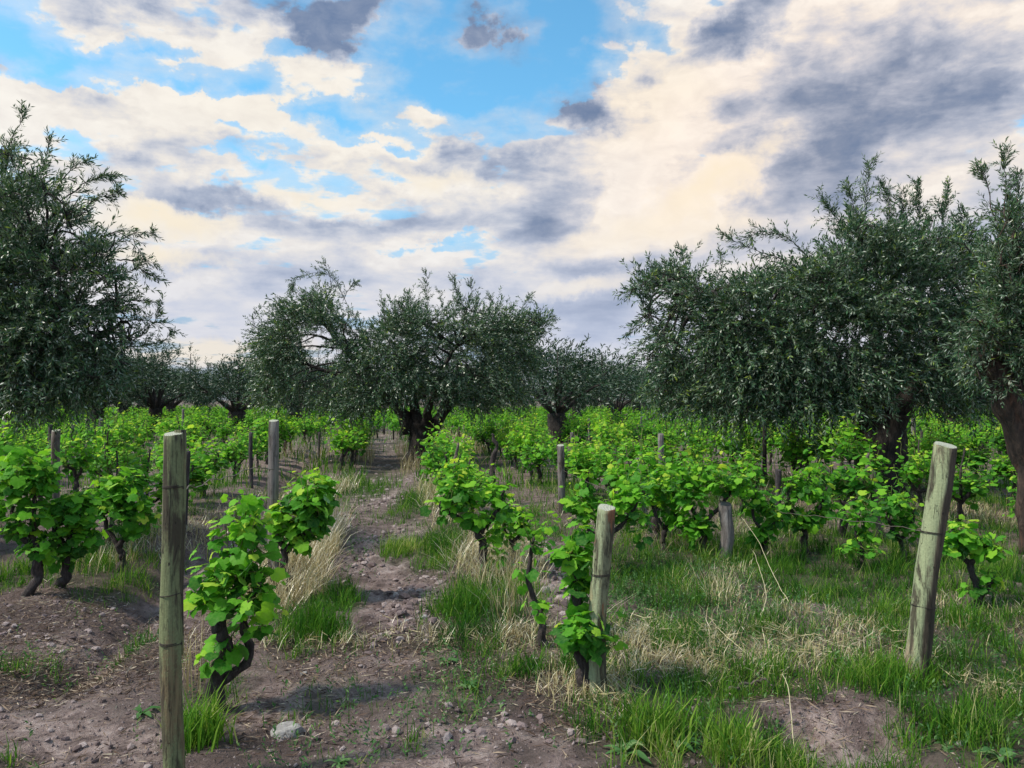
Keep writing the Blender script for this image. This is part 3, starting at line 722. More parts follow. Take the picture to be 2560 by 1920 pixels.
def olive(base, Yd, trunk, limbs, lobes, shoots, label, seed=0, leafL=.075, leafW=.015, dens=1.0, depth=1.0, copies=3, kleaf=16, sprayL=.5, bark='olive_bark', hi=False, group=None, bumpy=.35, twr=.004, fill=1.0, vary=0.0):
    """trunk and limbs: (list of (px, py, dY), radii); lobes: (px, py, rx, ry, density, dY)"""
    r = rs(seed)
    base = Vector(base)
    b = np.array(base)
    root = empty('olive_tree', base, label, 'olive tree', group)
    W3 = lambda px, py, dY=0: np.array(PX(px, py, Yd + dY)) - b
    s = Yd / FPX
    v, f = tube(curve([W3(*p) for p in trunk[0]], 22), np.interp(np.linspace(0, 1, 22), np.linspace(0, 1, len(trunk[1])), trunk[1]), 28, bumpy, seed, bs=1.6)
    mbt = MB().add(v, f)
    mbt.build('trunk', M[bark], root)
    lp_all = []
    for k, (pts, rad) in enumerate(limbs):
        C = curve([W3(*p) for p in pts], 22, .025, seed + k)
        rr = np.interp(np.linspace(0, 1, 22), np.linspace(0, 1, len(rad)), rad)
        v, f = tube(C, rr, 12, .25, seed + k + 3)
        MB().add(v, f).build('limb', M[bark], root)
        lp_all.append(C)
    LP = np.concatenate(lp_all)
    crown, tw = MB(), MB()
    br = MB()
    tcx = np.mean([W3(l[0], l[1]) for l in lobes], axis=0); tcx[2] -= .5
    zc = np.array([W3(l[0], l[1])[2] for l in lobes]); zmid = np.median(zc)
    Rw = (max(l[0] + l[2] for l in lobes) - min(l[0] - l[2] for l in lobes)) / 2 * s
    for k, l in enumerate(lobes):
        px, py, rx, ry = l[:4]
        dn = l[4] if len(l) > 4 else 1.0
        dY0 = l[5] if len(l) > 5 else 0
        offs = [0] if copies == 1 else (np.linspace(-1, 1, copies) * depth * Rw * .45)
        # lobes near the outline sit close to the middle plane so that the crown stays round
        edge = min(1.0, abs((W3(px, py)[0] - tcx[0])) / Rw)
        for oi, od in enumerate(offs):
            dd = od * (1 - .6 * edge ** 2) + dY0
            c = np.array(PX(px, py, Yd + dd)) - b
            if abs(od) > .01:       # the front and back copies wander a little
                c = c + np.array([r.uniform(-.3, .3) * rx * s, 0, r.uniform(-.35, .15) * ry * s])
            n = int(max(6, dens * dn * (1 + vary * r.uniform(-1, 1)) * 15 * (rx * s) * (ry * s) / (sprayL * sprayL) * 1.2))
            R3 = np.array([rx * s, max(rx, ry) * s * .8, ry * s])
            q = unit(r.normal(size=(n, 3))) * (r.rand(n, 1) ** .45)
            P0 = c + q * R3 * .88
            hi_z = sst(c[2] - zmid, -.8, .8)
            D = unit(q * .8 + .45 * unit(c - tcx)[None] + np.array([0, 0, .55 * hi_z - .35 * (1 - hi_z) + .1]) + r.normal(0, .45, (n, 3)))
            sprays(crown, tw, P0 - D * sprayL * .45, D, sprayL * r.uniform(.6, 1.25, n) * np.where(r.rand(n) < .14, 1.6, 1.0), kleaf, leafL, leafW, r, droop=.16 + .18 * (1 - hi_z), hi=hi, twr=twr)
            # carrying branch with its forks
            j = np.argmin(np.linalg.norm(LP - c, axis=1) + .5 * np.maximum(0, LP[:, 2] - c[2]))
            mid = (LP[j] + c) / 2 + np.array([0, 0, .18]) + r.normal(0, .06, 3)
            v, f = tube(curve([LP[j], mid, c], 8, .02, seed + k), np.linspace(.032, .010, 8) * min(1, Rw / 4 + .2), 6, .1, k)
            br.add(v, f)
            for _ in range(int(5 * fill)):
                e = c + unit(r.normal(size=3)) * R3 * .9
                v, f = tube(curve([c, (c + e) / 2 + r.normal(0, .05, 3), e], 6), np.linspace(.009, .004, 6), 4)
                br.add(v, f)
    for (pts, nsp, sl, dn) in shoots:
        C = curve([W3(*p) for p in pts], 20, .01, int(r.randint(1e6)))
        v, f = tube(C, np.linspace(.008, .002, 20), 5); br.add(v, f)
        T = unit(np.gradient(C, axis=0))
        ii = r.uniform(3, 19, nsp); i0 = ii.astype(int)
        P0 = C[i0] + (C[np.minimum(i0 + 1, 19)] - C[i0]) * (ii - i0)[:, None]
        D = unit(T[i0] * .9 + r.normal(0, .45, (nsp, 3)))
        sprays(crown, tw, P0, D, sl * r.uniform(.5, 1.2, nsp) * (1.15 - .5 * ii / 19), max(6, int(kleaf * dn * .8)), leafL * .92, leafW * .8, r, droop=.1, hi=hi, twr=twr * .8)
    tag(br.build('branches', M[bark], root), kind='stuff')
    tag(tw.build('twigs', M[bark], root), kind='stuff')
    tag(crown.build('crown', M['olive_leaf'], root, smooth=False), kind='stuff')
    return root

YT = 20.0
olive((*G(905, 997),  -.03), YT,
      ([(903, 1003, 0), (903, 975, 0), (908, 945, 0), (912, 915, 0)], [.36, .27, .28, .36]),
      [([(885, 935, 0), (868, 890, -.1), (835, 845, -.2), (790, 800, -.1), (740, 752, .1), (705, 705, .3), (672, 690, .3)], [.18, .15, .11, .08, .055, .03]),
       ([(905, 930, 0), (892, 870, .2), (880, 800, .4), (876, 730, .5)], [.17, .12, .07, .03]),
       ([(930, 935, 0), (958, 890, 0), (1000, 845, .1), (1030, 800, .2), (1075, 750, .3), (1110, 710, .3)], [.19, .14, .10, .075, .05, .03]),
       ([(918, 925, 0), (930, 870, -.6), (950, 810, -1.0), (985, 750, -1.2)], [.14, .10, .06, .03]),
       ([(880, 900, 0), (820, 850, .8), (740, 810, 1.2), (650, 780, 1.3)], [.14, .11, .08, .04])],
      [(680, 648, 46, 30, .8), (625, 668, 46, 32, .7), (880, 668, 44, 36, .6), (1015, 672, 52, 36, .5), (1085, 682, 48, 32, .5), (945, 690, 44, 36, .6), (1165, 690, 30, 26, .4), (585, 722, 55, 45), (640, 690, 65, 48), (700, 680, 50, 40), (575, 770, 48, 55), (620, 760, 45, 45), (590, 830, 50, 50, .9), (655, 835, 55, 50, .8), (745, 700, 42, 34, .5), (785, 735, 50, 40, .55), (740, 735, 40, 30, .5),
       (775, 800, 60, 55), (830, 760, 60, 60), (875, 700, 52, 42, .9), (880, 770, 60, 60), (945, 735, 60, 55), (900, 815, 70, 48, 1.1), (835, 840, 55, 38), (990, 790, 65, 60), (975, 835, 55, 36), (1010, 715, 55, 42, .9), (1065, 740, 60, 55), (1060, 810, 60, 50),
       (1115, 715, 55, 45, .8), (1125, 780, 50, 50, .8), (1150, 700, 32, 28, .6), (1035, 865, 60, 28, .9), (1110, 845, 50, 38, .8), (740, 860, 50, 32, .9), (700, 850, 45, 38, .7), (830, 700, 45, 32, .7), (790, 875, 50, 20)],
      [([(762, 690, 0), (740, 640, 0), (715, 598, 0), (680, 588, 0), (640, 600, 0), (630, 625, 0)], 46, .38, .9), ([(715, 640, .2), (712, 600, .1), (700, 568, 0)], 14, .3, .8), ([(740, 650, 0), (755, 620, 0), (768, 606, 0)], 12, .3, .8),
       ([(921, 720, 0), (924, 660, 0), (920, 590, 0)], 34, .36, .8), ([(1012, 720, 0), (1000, 660, 0), (975, 605, 0)], 34, .36, .8), ([(1030, 720, 0), (1024, 660, 0), (1015, 615, 0)], 20, .34, .7),
       ([(1075, 710, 0), (1065, 665, 0), (1062, 635, 0)], 16, .3, .7), ([(1110, 690, 0), (1130, 660, 0), (1142, 640, 0)], 18, .34, .7), ([(1140, 710, 0), (1170, 690, 0), (1196, 688, 0)], 16, .34, .7), ([(835, 700, 0), (826, 665, 0), (822, 640, 0)], 14, .3, .7),
       ([(870, 690, 0), (868, 660, 0), (880, 640, 0)], 12, .3, .7), ([(960, 700, 0), (955, 660, 0), (948, 632, 0)], 12, .3, .7), ([(560, 720, 0), (545, 690, 0), (572, 655, 0)], 14, .3, .7), ([(600, 690, 0), (590, 665, 0), (606, 650, 0)], 10, .3, .7)],
      'broad spreading olive beside the dirt path at the centre, on a forked black trunk', seed=5, leafL=.095, leafW=.026, sprayL=.44, kleaf=22, dens=2.1, vary=.75)

YT = 13.6
olive((*G(1898, 1059), -.03), YT,
      ([(1898, 1064, 0), (1898, 1010, 0), (1902, 950, 0), (1905, 895, 0)], [.46, .37, .36, .40]),
      [([(1885, 910, 0), (1850, 850, -.3), (1780, 780, -.2), (1700, 735, 0), (1600, 700, 0), (1500, 640, -.4), (1430, 625, -.3)], [.24, .18, .13, .10, .07, .04, .02]),
       ([(1905, 905, 0), (1900, 800, .6), (1885, 700, .8), (1870, 600, .6), (1860, 520, .4)], [.22, .13, .08, .05, .02]),
       ([(1925, 905, 0), (1975, 840, -.2), (2040, 760, -.4), (2110, 700, -.5), (2160, 640, -.5)], [.22, .14, .09, .05, .02]),
       ([(1910, 900, 0), (1940, 780, .8), (1980, 680, 1.2), (2000, 580, 1.2)], [.18, .10, .06, .02]),
       ([(1880, 890, 0), (1790, 830, 1.2), (1680, 770, 1.6), (1560, 750, 1.6), (1470, 750, 1.4)], [.18, .14, .10, .06, .03])],
      [(1400, 612, 40, 42, .7), (1450, 590, 55, 34, .8), (1395, 680, 28, 40, .35), (1500, 610, 55, 38, .8), (1460, 660, 50, 40, .55), (1445, 720, 50, 42, .7), (1520, 700, 70, 60), (1410, 760, 35, 30, .35), (1460, 790, 60, 50, .9), (1570, 640, 65, 55, .9), (1440, 840, 50, 38, .7),
       (1600, 720, 80, 70), (1550, 800, 85, 65), (1500, 860, 70, 35), (1650, 620, 75, 55), (1690, 700, 85, 75), (1640, 810, 90, 65, 1.1), (1600, 880, 80, 30), (1720, 590, 60, 42, .8), (1770, 640, 80, 70), (1740, 770, 100, 75, 1.1), (1700, 870, 90, 38),
       (1810, 570, 70, 60), (1850, 500, 50, 48, .6), (1890, 560, 75, 65), (1860, 660, 95, 80, 1.1), (1830, 780, 100, 80, 1.1), (1790, 870, 80, 36), (1930, 500, 50, 48, .6), (1970, 560, 75, 65), (1960, 670, 95, 80, 1.1), (1950, 780, 90, 75), (1880, 850, 70, 36, .9),
       (2010, 500, 50, 50, .6), (2050, 570, 70, 60), (2060, 680, 90, 80), (2050, 790, 90, 65), (2120, 600, 70, 70, .9), (2150, 700, 80, 80, .9), (2010, 860, 80, 34, .8), (2120, 850, 80, 40, .8), (2200, 640, 60, 80, .7), (2220, 780, 60, 70, .8), (2085, 505, 50, 38, .6), (2140, 545, 48, 45, .8)],
      [([(1860, 540, 0), (1872, 440, 0), (1885, 348, 0)], 42, .40, .75), ([(1850, 540, 0), (1810, 470, 0), (1770, 418, 0)], 36, .38, .75), ([(1880, 520, 0), (1850, 450, 0), (1835, 400, 0)], 30, .36, .7), ([(1920, 510, 0), (1925, 450, 0), (1915, 400, 0)], 30, .36, .8), ([(1990, 500, 0), (1990, 440, 0), (1985, 398, 0)], 30, .34, .9),
       ([(2035, 510, 0), (2045, 450, 0), (2055, 395, 0)], 32, .34, .9), ([(1960, 500, 0), (1955, 450, 0), (1950, 415, 0)], 22, .34, .9), ([(2085, 540, 0), (2090, 490, 0), (2085, 455, 0)], 18, .34, .8),
       ([(1790, 600, 0), (1740, 545, 0), (1690, 505, 0), (1640, 500, 0), (1618, 512, 0)], 46, .34, .85), ([(1700, 560, 0), (1650, 545, 0), (1600, 525, 0), (1562, 505, 0)], 26, .26, .7), ([(1480, 580, 0), (1475, 555, 0), (1470, 535, 0)], 12, .26, .7),
       ([(1430, 650, 0), (1390, 690, 0), (1350, 725, 0)], 16, .28, .6), ([(1440, 720, 0), (1400, 750, 0), (1360, 775, 0)], 14, .28, .6), ([(1390, 600, 0), (1365, 625, 0), (1345, 632, 0)], 14, .26, .6), ([(1550, 600, 0), (1560, 570, 0), (1555, 545, 0)], 12, .28, .6)],
      'huge dark olive with a massive trunk and drooping crown on the right', seed=9, leafL=.098, leafW=.025, sprayL=.42, kleaf=22, dens=2.3, vary=.5, hi=False, depth=.8, bark='olive_bark')

YT = 8.0
olive((*G(2236, 1196), -.03), YT,
      ([(2236, 1200, 0), (2232, 1120, 0), (2232, 1040, 0), (2218, 960, 0), (2186, 885, 0), (2155, 815, 0), (2132, 760, 0)], [.19, .16, .15, .16, .15, .13, .10]),
      [([(2180, 880, 0), (2200, 780, .4), (2225, 660, .6), (2240, 520, .5)], [.12, .09, .06, .03]),
       ([(2135, 780, 0), (2150, 700, 0), (2175, 600, 0), (2190, 480, 0)], [.11, .07, .05, .02])],
      [(2190, 460, 28, 60, .55, 0), (2165, 560, 40, 60, .6, 0), (2225, 540, 45, 80, .8, 0), (2180, 650, 60, 70, .9, 0), (2250, 680, 60, 90, 1, 0), (2130, 720, 55, 50, .8, 0), (2210, 760, 60, 50, .8, 0), (2100, 790, 40, 32, .5, 0), (2180, 830, 30, 24, .4, 0), (2300, 560, 60, 120, .8, 0), (2330, 740, 60, 90, .8, 0)],
      [([(2185, 480, 0), (2180, 400, 0), (2172, 322, 0)], 30, .26, .8), ([(2175, 520, 0), (2150, 450, 0), (2135, 390, 0), (2128, 362, 0)], 26, .22, .7), ([(2205, 470, 0), (2208, 410, 0), (2205, 360, 0)], 16, .22, .7)],
      'olive with a leaning reddish brown trunk at the right border', seed=21, leafL=.068, leafW=.015, sprayL=.30, kleaf=24, dens=4.5, bark='olive_bark_red', copies=3, depth=.9, twr=.0025)

YT = 8.2
olive((-6.3, 8.2, -.03), YT,
      ([(-165, 1190, 0), (-160, 1100, 0), (-150, 1000, 0), (-140, 930, 0)], [.42, .36, .34, .38]),
      [([(-140, 960, 0), (-90, 860, 0), (-20, 760, 0), (60, 660, 0), (110, 560, 0)], [.22, .16, .11, .07, .03]),
       ([(-150, 950, 0), (-120, 800, .4), (-80, 650, .5), (-30, 500, .4), (0, 400, .3)], [.22, .15, .10, .06, .03]),
       ([(-130, 960, 0), (-40, 850, .5), (60, 790, .7), (160, 730, .7), (240, 720, .5)], [.14, .09, .06, .03, .015]),
       ([(-160, 950, 0), (-230, 820, 0), (-290, 680, 0)], [.18, .10, .04])],
      [(20, 330, 36, 40, .45), (15, 410, 70, 55, .75), (85, 400, 42, 46, .5), (-50, 440, 80, 80, .8), (70, 490, 80, 55, .8), (150, 460, 48, 40, .45), (0, 560, 90, 80, 1.0), (110, 570, 85, 60, .85), (190, 530, 55, 40, .5), (220, 590, 56, 44, .5), (60, 660, 100, 75, 1.1), (160, 660, 85, 60, .9), (240, 660, 50, 40, .5),
       (-60, 680, 100, 100, 1.0), (0, 770, 100, 75, 1.1), (100, 760, 95, 65, 1.1), (190, 750, 75, 50, .9), (265, 730, 45, 40, .4), (30, 850, 100, 40, 1.1), (120, 840, 90, 40, 1.0), (200, 820, 70, 42, .9), (-80, 820, 100, 70, 1.0), (-120, 540, 90, 110, .8), (-220, 640, 90, 110, .8), (-240, 780, 90, 80, .8), (250, 790, 40, 30, .5)],
      [([(0, 360, 0), (22, 290, 0), (40, 243, 0)], 16, .22, .8), ([(70, 420, 0), (90, 350, 0), (98, 295, 0)], 20, .22, .8), ([(110, 420, 0), (140, 370, 0), (178, 345, 0)], 18, .2, .8), ([(120, 440, 0), (170, 400, 0), (215, 378, 0), (256, 372, 0)], 26, .18, .9), ([(150, 470, 0), (200, 430, 0), (246, 415, 0)], 26, .2, .9),
       ([(190, 530, 0), (240, 500, 0), (285, 520, 0), (300, 550, 0)], 22, .22, .7), ([(230, 540, 0), (280, 505, 0), (328, 500, 0)], 14, .16, .7), ([(230, 610, 0), (290, 580, 0), (332, 600, 0)], 22, .2, .7), ([(240, 660, 0), (290, 650, 0), (335, 650, 0)], 20, .2, .7), ([(250, 700, 0), (310, 690, 0), (372, 712, 0)], 20, .2, .7),
       ([(260, 740, 0), (310, 720, 0), (350, 655, 0)], 18, .18, .7), ([(270, 750, 0), (320, 745, 0), (365, 730, 0)], 16, .18, .7), ([(250, 560, 0), (300, 560, 0), (330, 570, 0)], 12, .18, .7)],
      'near olive with a big dark feathery crown at the left border', seed=33, leafL=.068, leafW=.0155, sprayL=.29, kleaf=22, dens=3.0, vary=.4, copies=3, depth=.75, twr=.0022)

# ------------------------------------------------------------------ olives further back
KIDS = {}
def far_olive_variant(k):
    """a whole small olive about 4.2 m high and 5.5 m across, origin at its foot"""
    r = rs(100 + k)
    root = empty('olive_tree', (0, 0, 0))
    th = r.uniform(-.2, .2)
    hh = r.uniform(.95, 1.25)
    v, f = tube(curve([(0, 0, -.1), (.05, 0, .5), (.1 * th, 0, hh)], 12), np.linspace(.30, .27, 12), 12, .3, k, bs=1.5)
    tr = MB().add(v, f)
    kids = [tr.build('trunk', M['olive_bark'], root)]
    crown, tw, lim = MB(), MB(), MB()
    n = 11
    for i in range(n):
        an = i / n * 6.283 + r.uniform(-.3, .3)
        rad = r.uniform(1.0, 2.15) if i % 3 else r.uniform(.2, .9)
        z = r.uniform(1.75, 2.9) + (.5 if rad < 1 else 0)
        c = np.array([math.cos(an) * rad, math.sin(an) * rad, z])
        v, f = tube(curve([(0, 0, hh - .1), (c[0] * .4, c[1] * .4, hh + .5), c], 9, .03, k * 20 + i), np.linspace(.10, .02, 9), 7, .2, i)
        lim.add(v, f)
        R3 = np.array([r.uniform(.75, 1.1), r.uniform(.75, 1.1), r.uniform(.6, .85)])
        m = 100
        q = unit(r.normal(size=(m, 3))) * r.rand(m, 1) ** .4
        D = unit(q + np.array([0, 0, .25]) + .4 * unit(c - np.array([0, 0, 2]))[None] + r.normal(0, .35, (m, 3)))
        sprays(crown, None, c + q * R3 * .85 - D * .2, D, .5 * r.uniform(.6, 1.3, m), 11, .15, .040, r, droop=.22)
        if i % 2 == 0:
            v, f = tube(curve([c, c + (0, 0, 1.0)], 4), .012, 4); lim.add(v, f)
            P0 = c + np.array([0, 0, .3]) + r.uniform(0, 1, (8, 1)) * np.array([0.1, 0, .9])
            sprays(crown, None, P0, unit(r.normal(0, .3, (8, 3)) + [0, 0, 1]), .4, 9, .13, .030, r)
    kids.append(tag(lim.build('limbs', M['olive_bark'], root), kind='stuff'))
    kids.append(tag(crown.build('crown', M['olive_leaf_far'], root, smooth=False), kind='stuff'))
    KIDS[root.name] = kids
    return root
FV = [far_olive_variant(k) for k in range(4)]
used = [False] * 4
def place_olive(x, y, sc, rz, label, group, k, sx=1.0):
    if not used[k]:
        o = FV[k]; used[k] = True
    else:
        o = copy_tree(FV[k])
    o.location = (x, y, -.05); o.rotation_euler = (0, 0, rz); o.scale = (sc * sx, sc * sx, sc)
    tag(o, label, 'olive tree', group)
    return o
GO = 'olive trees behind the vines'
#        trunk px  Y    height-scale  width
spec = [(1200, 29, 1.12, 1.15, 'rounded olive with a twin dark trunk just right of the central olive'),
        (512, 36, 1.0, 1.25, 'low grey-green olive leaning over two dark trunks left of the central olive'),
        (338, 38, 1.1, 1.1, 'far olive with a single straight black trunk, above the split post'),
        (640, 40, 1.12, 1.0, 'far olive whose short trunk shows under the left part of the central crown'),
        (1333, 42, 1.0, .95, 'small far olive with a reddish trunk, left of the big right-hand crown'),
        (210, 36, 1.05, 1.1, 'far olive with a short thick dark trunk behind the left border tree'),
        (705, 55, 1.15, 1.0, 'far olive with a thin reddish trunk beyond the end of the path'),
        (1047, 48, 1.1, 1.1, 'far olive whose trunk stands just right of the central trunk'),
        (70, 30, 1.0, 1.1, 'dim olive hidden behind the near left crown'),
        (1440, 46, 1.1, 1.1, 'far olive partly hidden by the left end of the big crown'),
        (1560, 34, 1.05, 1.1, 'olive standing in shade behind the big right-hand crown, left of its trunk'),
        (2060, 27, 1.0, 1.1, 'olive standing in shade right of the massive trunk')]
for i, (px, Yd, hs, ws, lab) in enumerate(spec):
    place_olive((px - CX) / FPX * Yd, Yd, hs, i * 1.9, lab, GO, i % 4, ws)
r = rs(77)
placed = [((s_[0] - CX) / FPX * s_[1], s_[1]) for s_ in spec]
cnt = 0
for t_ in range(900):
    Yd = r.uniform(44, 112); px = r.uniform(-40, 2250)
    if 690 < px < 700 and Yd < 60: continue
    x = (px - CX) / FPX * Yd
    if any((x - a) ** 2 + (Yd - b) ** 2 < 5.2 ** 2 for a, b in placed): continue
    placed.append((x, Yd)); cnt += 1
    marks = [(130, 'at the left border'), (330, 'right of the left border crown'), (560, 'above the tall grey post'), (760, 'behind the central olive, left side'),
             (930, 'behind the central trunk'), (1140, 'behind the central olive, right side'), (1380, 'right of the central olive'), (1600, 'left of the big olive'), (1900, 'left of the massive trunk'), (9999, 'right of the massive trunk')]
    where = [w for m_, w in marks if px < m_][0]
    size = 'distant' if Yd < 75 else 'very distant small'
    place_olive(x, Yd, r.uniform(.95, 1.3), r.uniform(0, 6.28), size + ' olive of the tree line ' + where, size + ' olives ' + where, int(r.randint(4)), r.uniform(1.0, 1.2))
    if cnt >= 64: break

# ------------------------------------------------------------------ grapevines
def leaf_outline(n, seed):
    """five-lobed toothed leaf, about 1 across, stalk at the origin, tip along +y"""
    r = rs(seed)
    ph = np.linspace(-math.pi, math.pi, n, endpoint=False)
    rad = np.zeros(n)
    for c, a, w in ((0, .57, .55), (1.12, .54, .50), (-1.12, .54, .50), (2.2, .49, .5), (-2.2, .49, .5)):
        d = np.abs((ph - c + math.pi) % (2 * math.pi) - math.pi)
        rad = np.maximum(rad, a * np.exp(-(d / w) ** 2 * .55))
    rad = np.maximum(rad, .45)
    rad *= 1 + r.uniform(-.05, .05, n)
    rad[np.abs(np.abs(ph) - math.pi) < .35] *= .55
    x, y = np.sin(ph) * rad, np.cos(ph) * rad
    return x, y
def leaf_template(n, seed, cup=.28):
    r = rs(seed + 50)
    x, y = leaf_outline(n, seed)
    rr = np.hypot(x, y)
    z = -cup * rr ** 2 * 1.3 + .10 * np.abs(x) + r.uniform(-.05, .05, n)
    V = np.concatenate([[[0, 0, 0.0]], np.stack([x, y + 0, z], 1)])
    V[:, 1] += .28
    F = np.stack([np.zeros(n, int), 1 + np.arange(n), 1 + (np.arange(n) + 1) % n], 1)
    F = F[:, [0, 2, 1]]
    return V, F
T_HI = [leaf_template(26, k, .2 + .1 * k) for k in range(4)]
T_MID = [leaf_template(11, k, .25) for k in range(3)]
T_LO = [(np.array([[0, 0, 0], [-.5, .35, -.05], [0, .35, .08], [.5, .35, -.05], [0, .85, -.1]]), np.array([[0, 2, 1], [0, 3, 2], [1, 2, 4], [2, 3, 4]]))]
LEAF_MESH = []
for q in range(12):
    Vt, Ft = T_HI[q % 4]
    mbq = MB().add(Vt, Ft, (q + .5) / 12)
    # the stalk
    v, f = tube([(0, .0, -.0), (0, -.25, .05), (0, -.55, .02)], .018, 3); mbq.add(v, f, (q + .5) / 12)
    LEAF_MESH.append(mbq.mesh('vine_leaf', M['vine_leaf']))

def frames(tipdir, nrm):
    y = unit(tipdir); z = unit(nrm - y * np.sum(nrm * y, -1, keepdims=True)); x = np.cross(y, z)
    return np.stack([x, y, z], -1)            # columns
def put_leaves(mb, T, P, Rm, S_, r, R):
    n = len(P)
    for k, (Vt, Ft) in enumerate(T):
        sel = np.arange(n) % len(T) == k
        m = sel.sum()
        if not m: continue
        V = np.einsum('nij,vj->nvi', Rm[sel], Vt) * S_[sel][:, None, None] + P[sel][:, None]
        F = (Ft[None] + np.arange(m)[:, None, None] * len(Vt)).reshape(-1, 3)
        mb.add(V.reshape(-1, 3), F, np.repeat(R[sel], len(Vt)))

def vine_geo(r, trunk, arms, env, nshoots, leaf=.085, kper=11, trad=.035, fillr=.75, shoot_r=.004, age=0.0):
    """returns trunk MB, cane MB and leaf placements. env: list of (centre, radii, weight) of leafy masses"""
    tb, sb = MB(), MB()
    C = curve(trunk, 16, trad * .35, int(r.randint(1e6)))
    rad = trad * (1.25 - .45 * np.linspace(0, 1, 16)); rad[0] *= 1.35
    v, f = tube(C, rad, 10, .45, int(r.randint(1000)), bs=1.5); tb.add(v, f)
    heads = [C[-1], C[-3]]
    for a in arms:
        Ca = curve(a, 12, trad * .35, int(r.randint(1e6)))
        v, f = tube(Ca, np.linspace(trad * .8, trad * .45, 12), 8, .45, int(r.randint(1000)), bs=1.5); tb.add(v, f)
        heads += [Ca[-1], Ca[-1], Ca[-4]]
        v, f = tube(Ca[-1] + np.array([[0, 0, 0], [.01, 0, .02], [.02, .0, .05]]), trad * .4, 6, .3, 3); tb.add(v, f)
    heads = np.array(heads)
    PP, TD, SZ, AG = [], [], [], []
    wts = np.array([e[2] for e in env], float); wts /= wts.sum()
    for i in range(nshoots):
        e = env[r.choice(len(env), p=wts)]
        q = unit(r.normal(size=3) + np.array([0, 0, .9])) * (r.uniform(.55, 1.0) if r.rand() < .68 else r.uniform(1.1, 1.55))
        end = np.array(e[0]) + q * np.array(e[1])
        h = heads[np.argmin(np.linalg.norm(heads - np.array(e[0]), axis=1) + r.uniform(0, .15, len(heads)))]
        mid = (h + end) / 2 + r.normal(0, .05, 3) + np.array([(end[0] - h[0]) * .2, (end[1] - h[1]) * .2, -.02])
        Cs = curve([h, mid, end], kper + 3, .012, int(r.randint(1e6)))
        v, f = tube(Cs[::2], np.linspace(shoot_r, shoot_r * .5, len(Cs[::2])), 4); sb.add(v, f, r.rand())
        for j in range(3, kper + 3):
            tf = j / (kper + 2)
            a = (j * 2.6 + r.uniform(-.5, .5))
            o = np.array([math.cos(a), math.sin(a), r.uniform(-.1, .5)])
            PP.append(Cs[j] + o * r.uniform(.03, .07)); TD.append(o)
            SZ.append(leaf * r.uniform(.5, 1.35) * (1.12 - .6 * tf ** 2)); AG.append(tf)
    nf = int(nshoots * kper * fillr)
    for i in range(nf):
        e = env[r.choice(len(env), p=wts)]
        q = unit(r.normal(size=3)) * r.rand() ** .4
        p = np.array(e[0]) + q * np.array(e[1]) * .92
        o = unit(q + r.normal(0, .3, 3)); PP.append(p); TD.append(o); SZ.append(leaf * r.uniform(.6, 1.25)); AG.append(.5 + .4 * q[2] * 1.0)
    P = np.array(PP); TD = np.array(TD); SZ = np.array(SZ); AG = np.array(AG)
    n = len(P)
    tip = unit(TD * .75 + np.array([0, 0, -.55]) + r.normal(0, .25, (n, 3)))
    nrm = unit(TD * .55 + np.array([0, 0, .75]) + r.normal(0, .3, (n, 3)))
    Rm = frames(tip, nrm)
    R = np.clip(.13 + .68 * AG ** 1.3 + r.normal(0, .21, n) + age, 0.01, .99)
    return tb, sb, P, Rm, SZ, R

def near_vine(base, Yd, trunk, arms, env, nsh, label, seed, **kw):
    """a vine whose leaves can be told apart: every leaf is a part. coordinates are (px, py, dY) at depth Yd"""
    r = rs(seed)
    bx, by = base
    bz = float(ground_h(bx, by))
    b = np.array([bx, by, bz])
    W3 = lambda p: np.array(PX(p[0], p[1], Yd + (p[2] if len(p) > 2 else 0))) - b
    s = Yd / FPX
    tr = [np.array([0, 0, -.06])] + [W3(p) for p in trunk]
    ar = [[W3(p) for p in a] for a in arms]
    en = [(W3((e[0], e[1], e[5] if len(e) > 5 else 0)), (e[2] * s, max(.12, min(e[2], e[3]) * s * 1.0), e[3] * s), e[4]) for e in env]
    tb, sb, P, Rm, SZ, R = vine_geo(r, tr, ar, en, nsh, **kw)
    root = empty('grapevine', b, label, 'grapevine')
    tb.build('trunk', M['vine_bark'], root)
    sb.build('shoots', M['cane'], root)
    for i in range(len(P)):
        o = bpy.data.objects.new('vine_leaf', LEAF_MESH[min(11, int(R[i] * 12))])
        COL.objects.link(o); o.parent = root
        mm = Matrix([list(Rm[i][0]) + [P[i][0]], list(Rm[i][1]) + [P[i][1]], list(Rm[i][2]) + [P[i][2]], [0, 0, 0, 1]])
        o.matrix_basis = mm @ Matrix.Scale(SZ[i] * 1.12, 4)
    return root

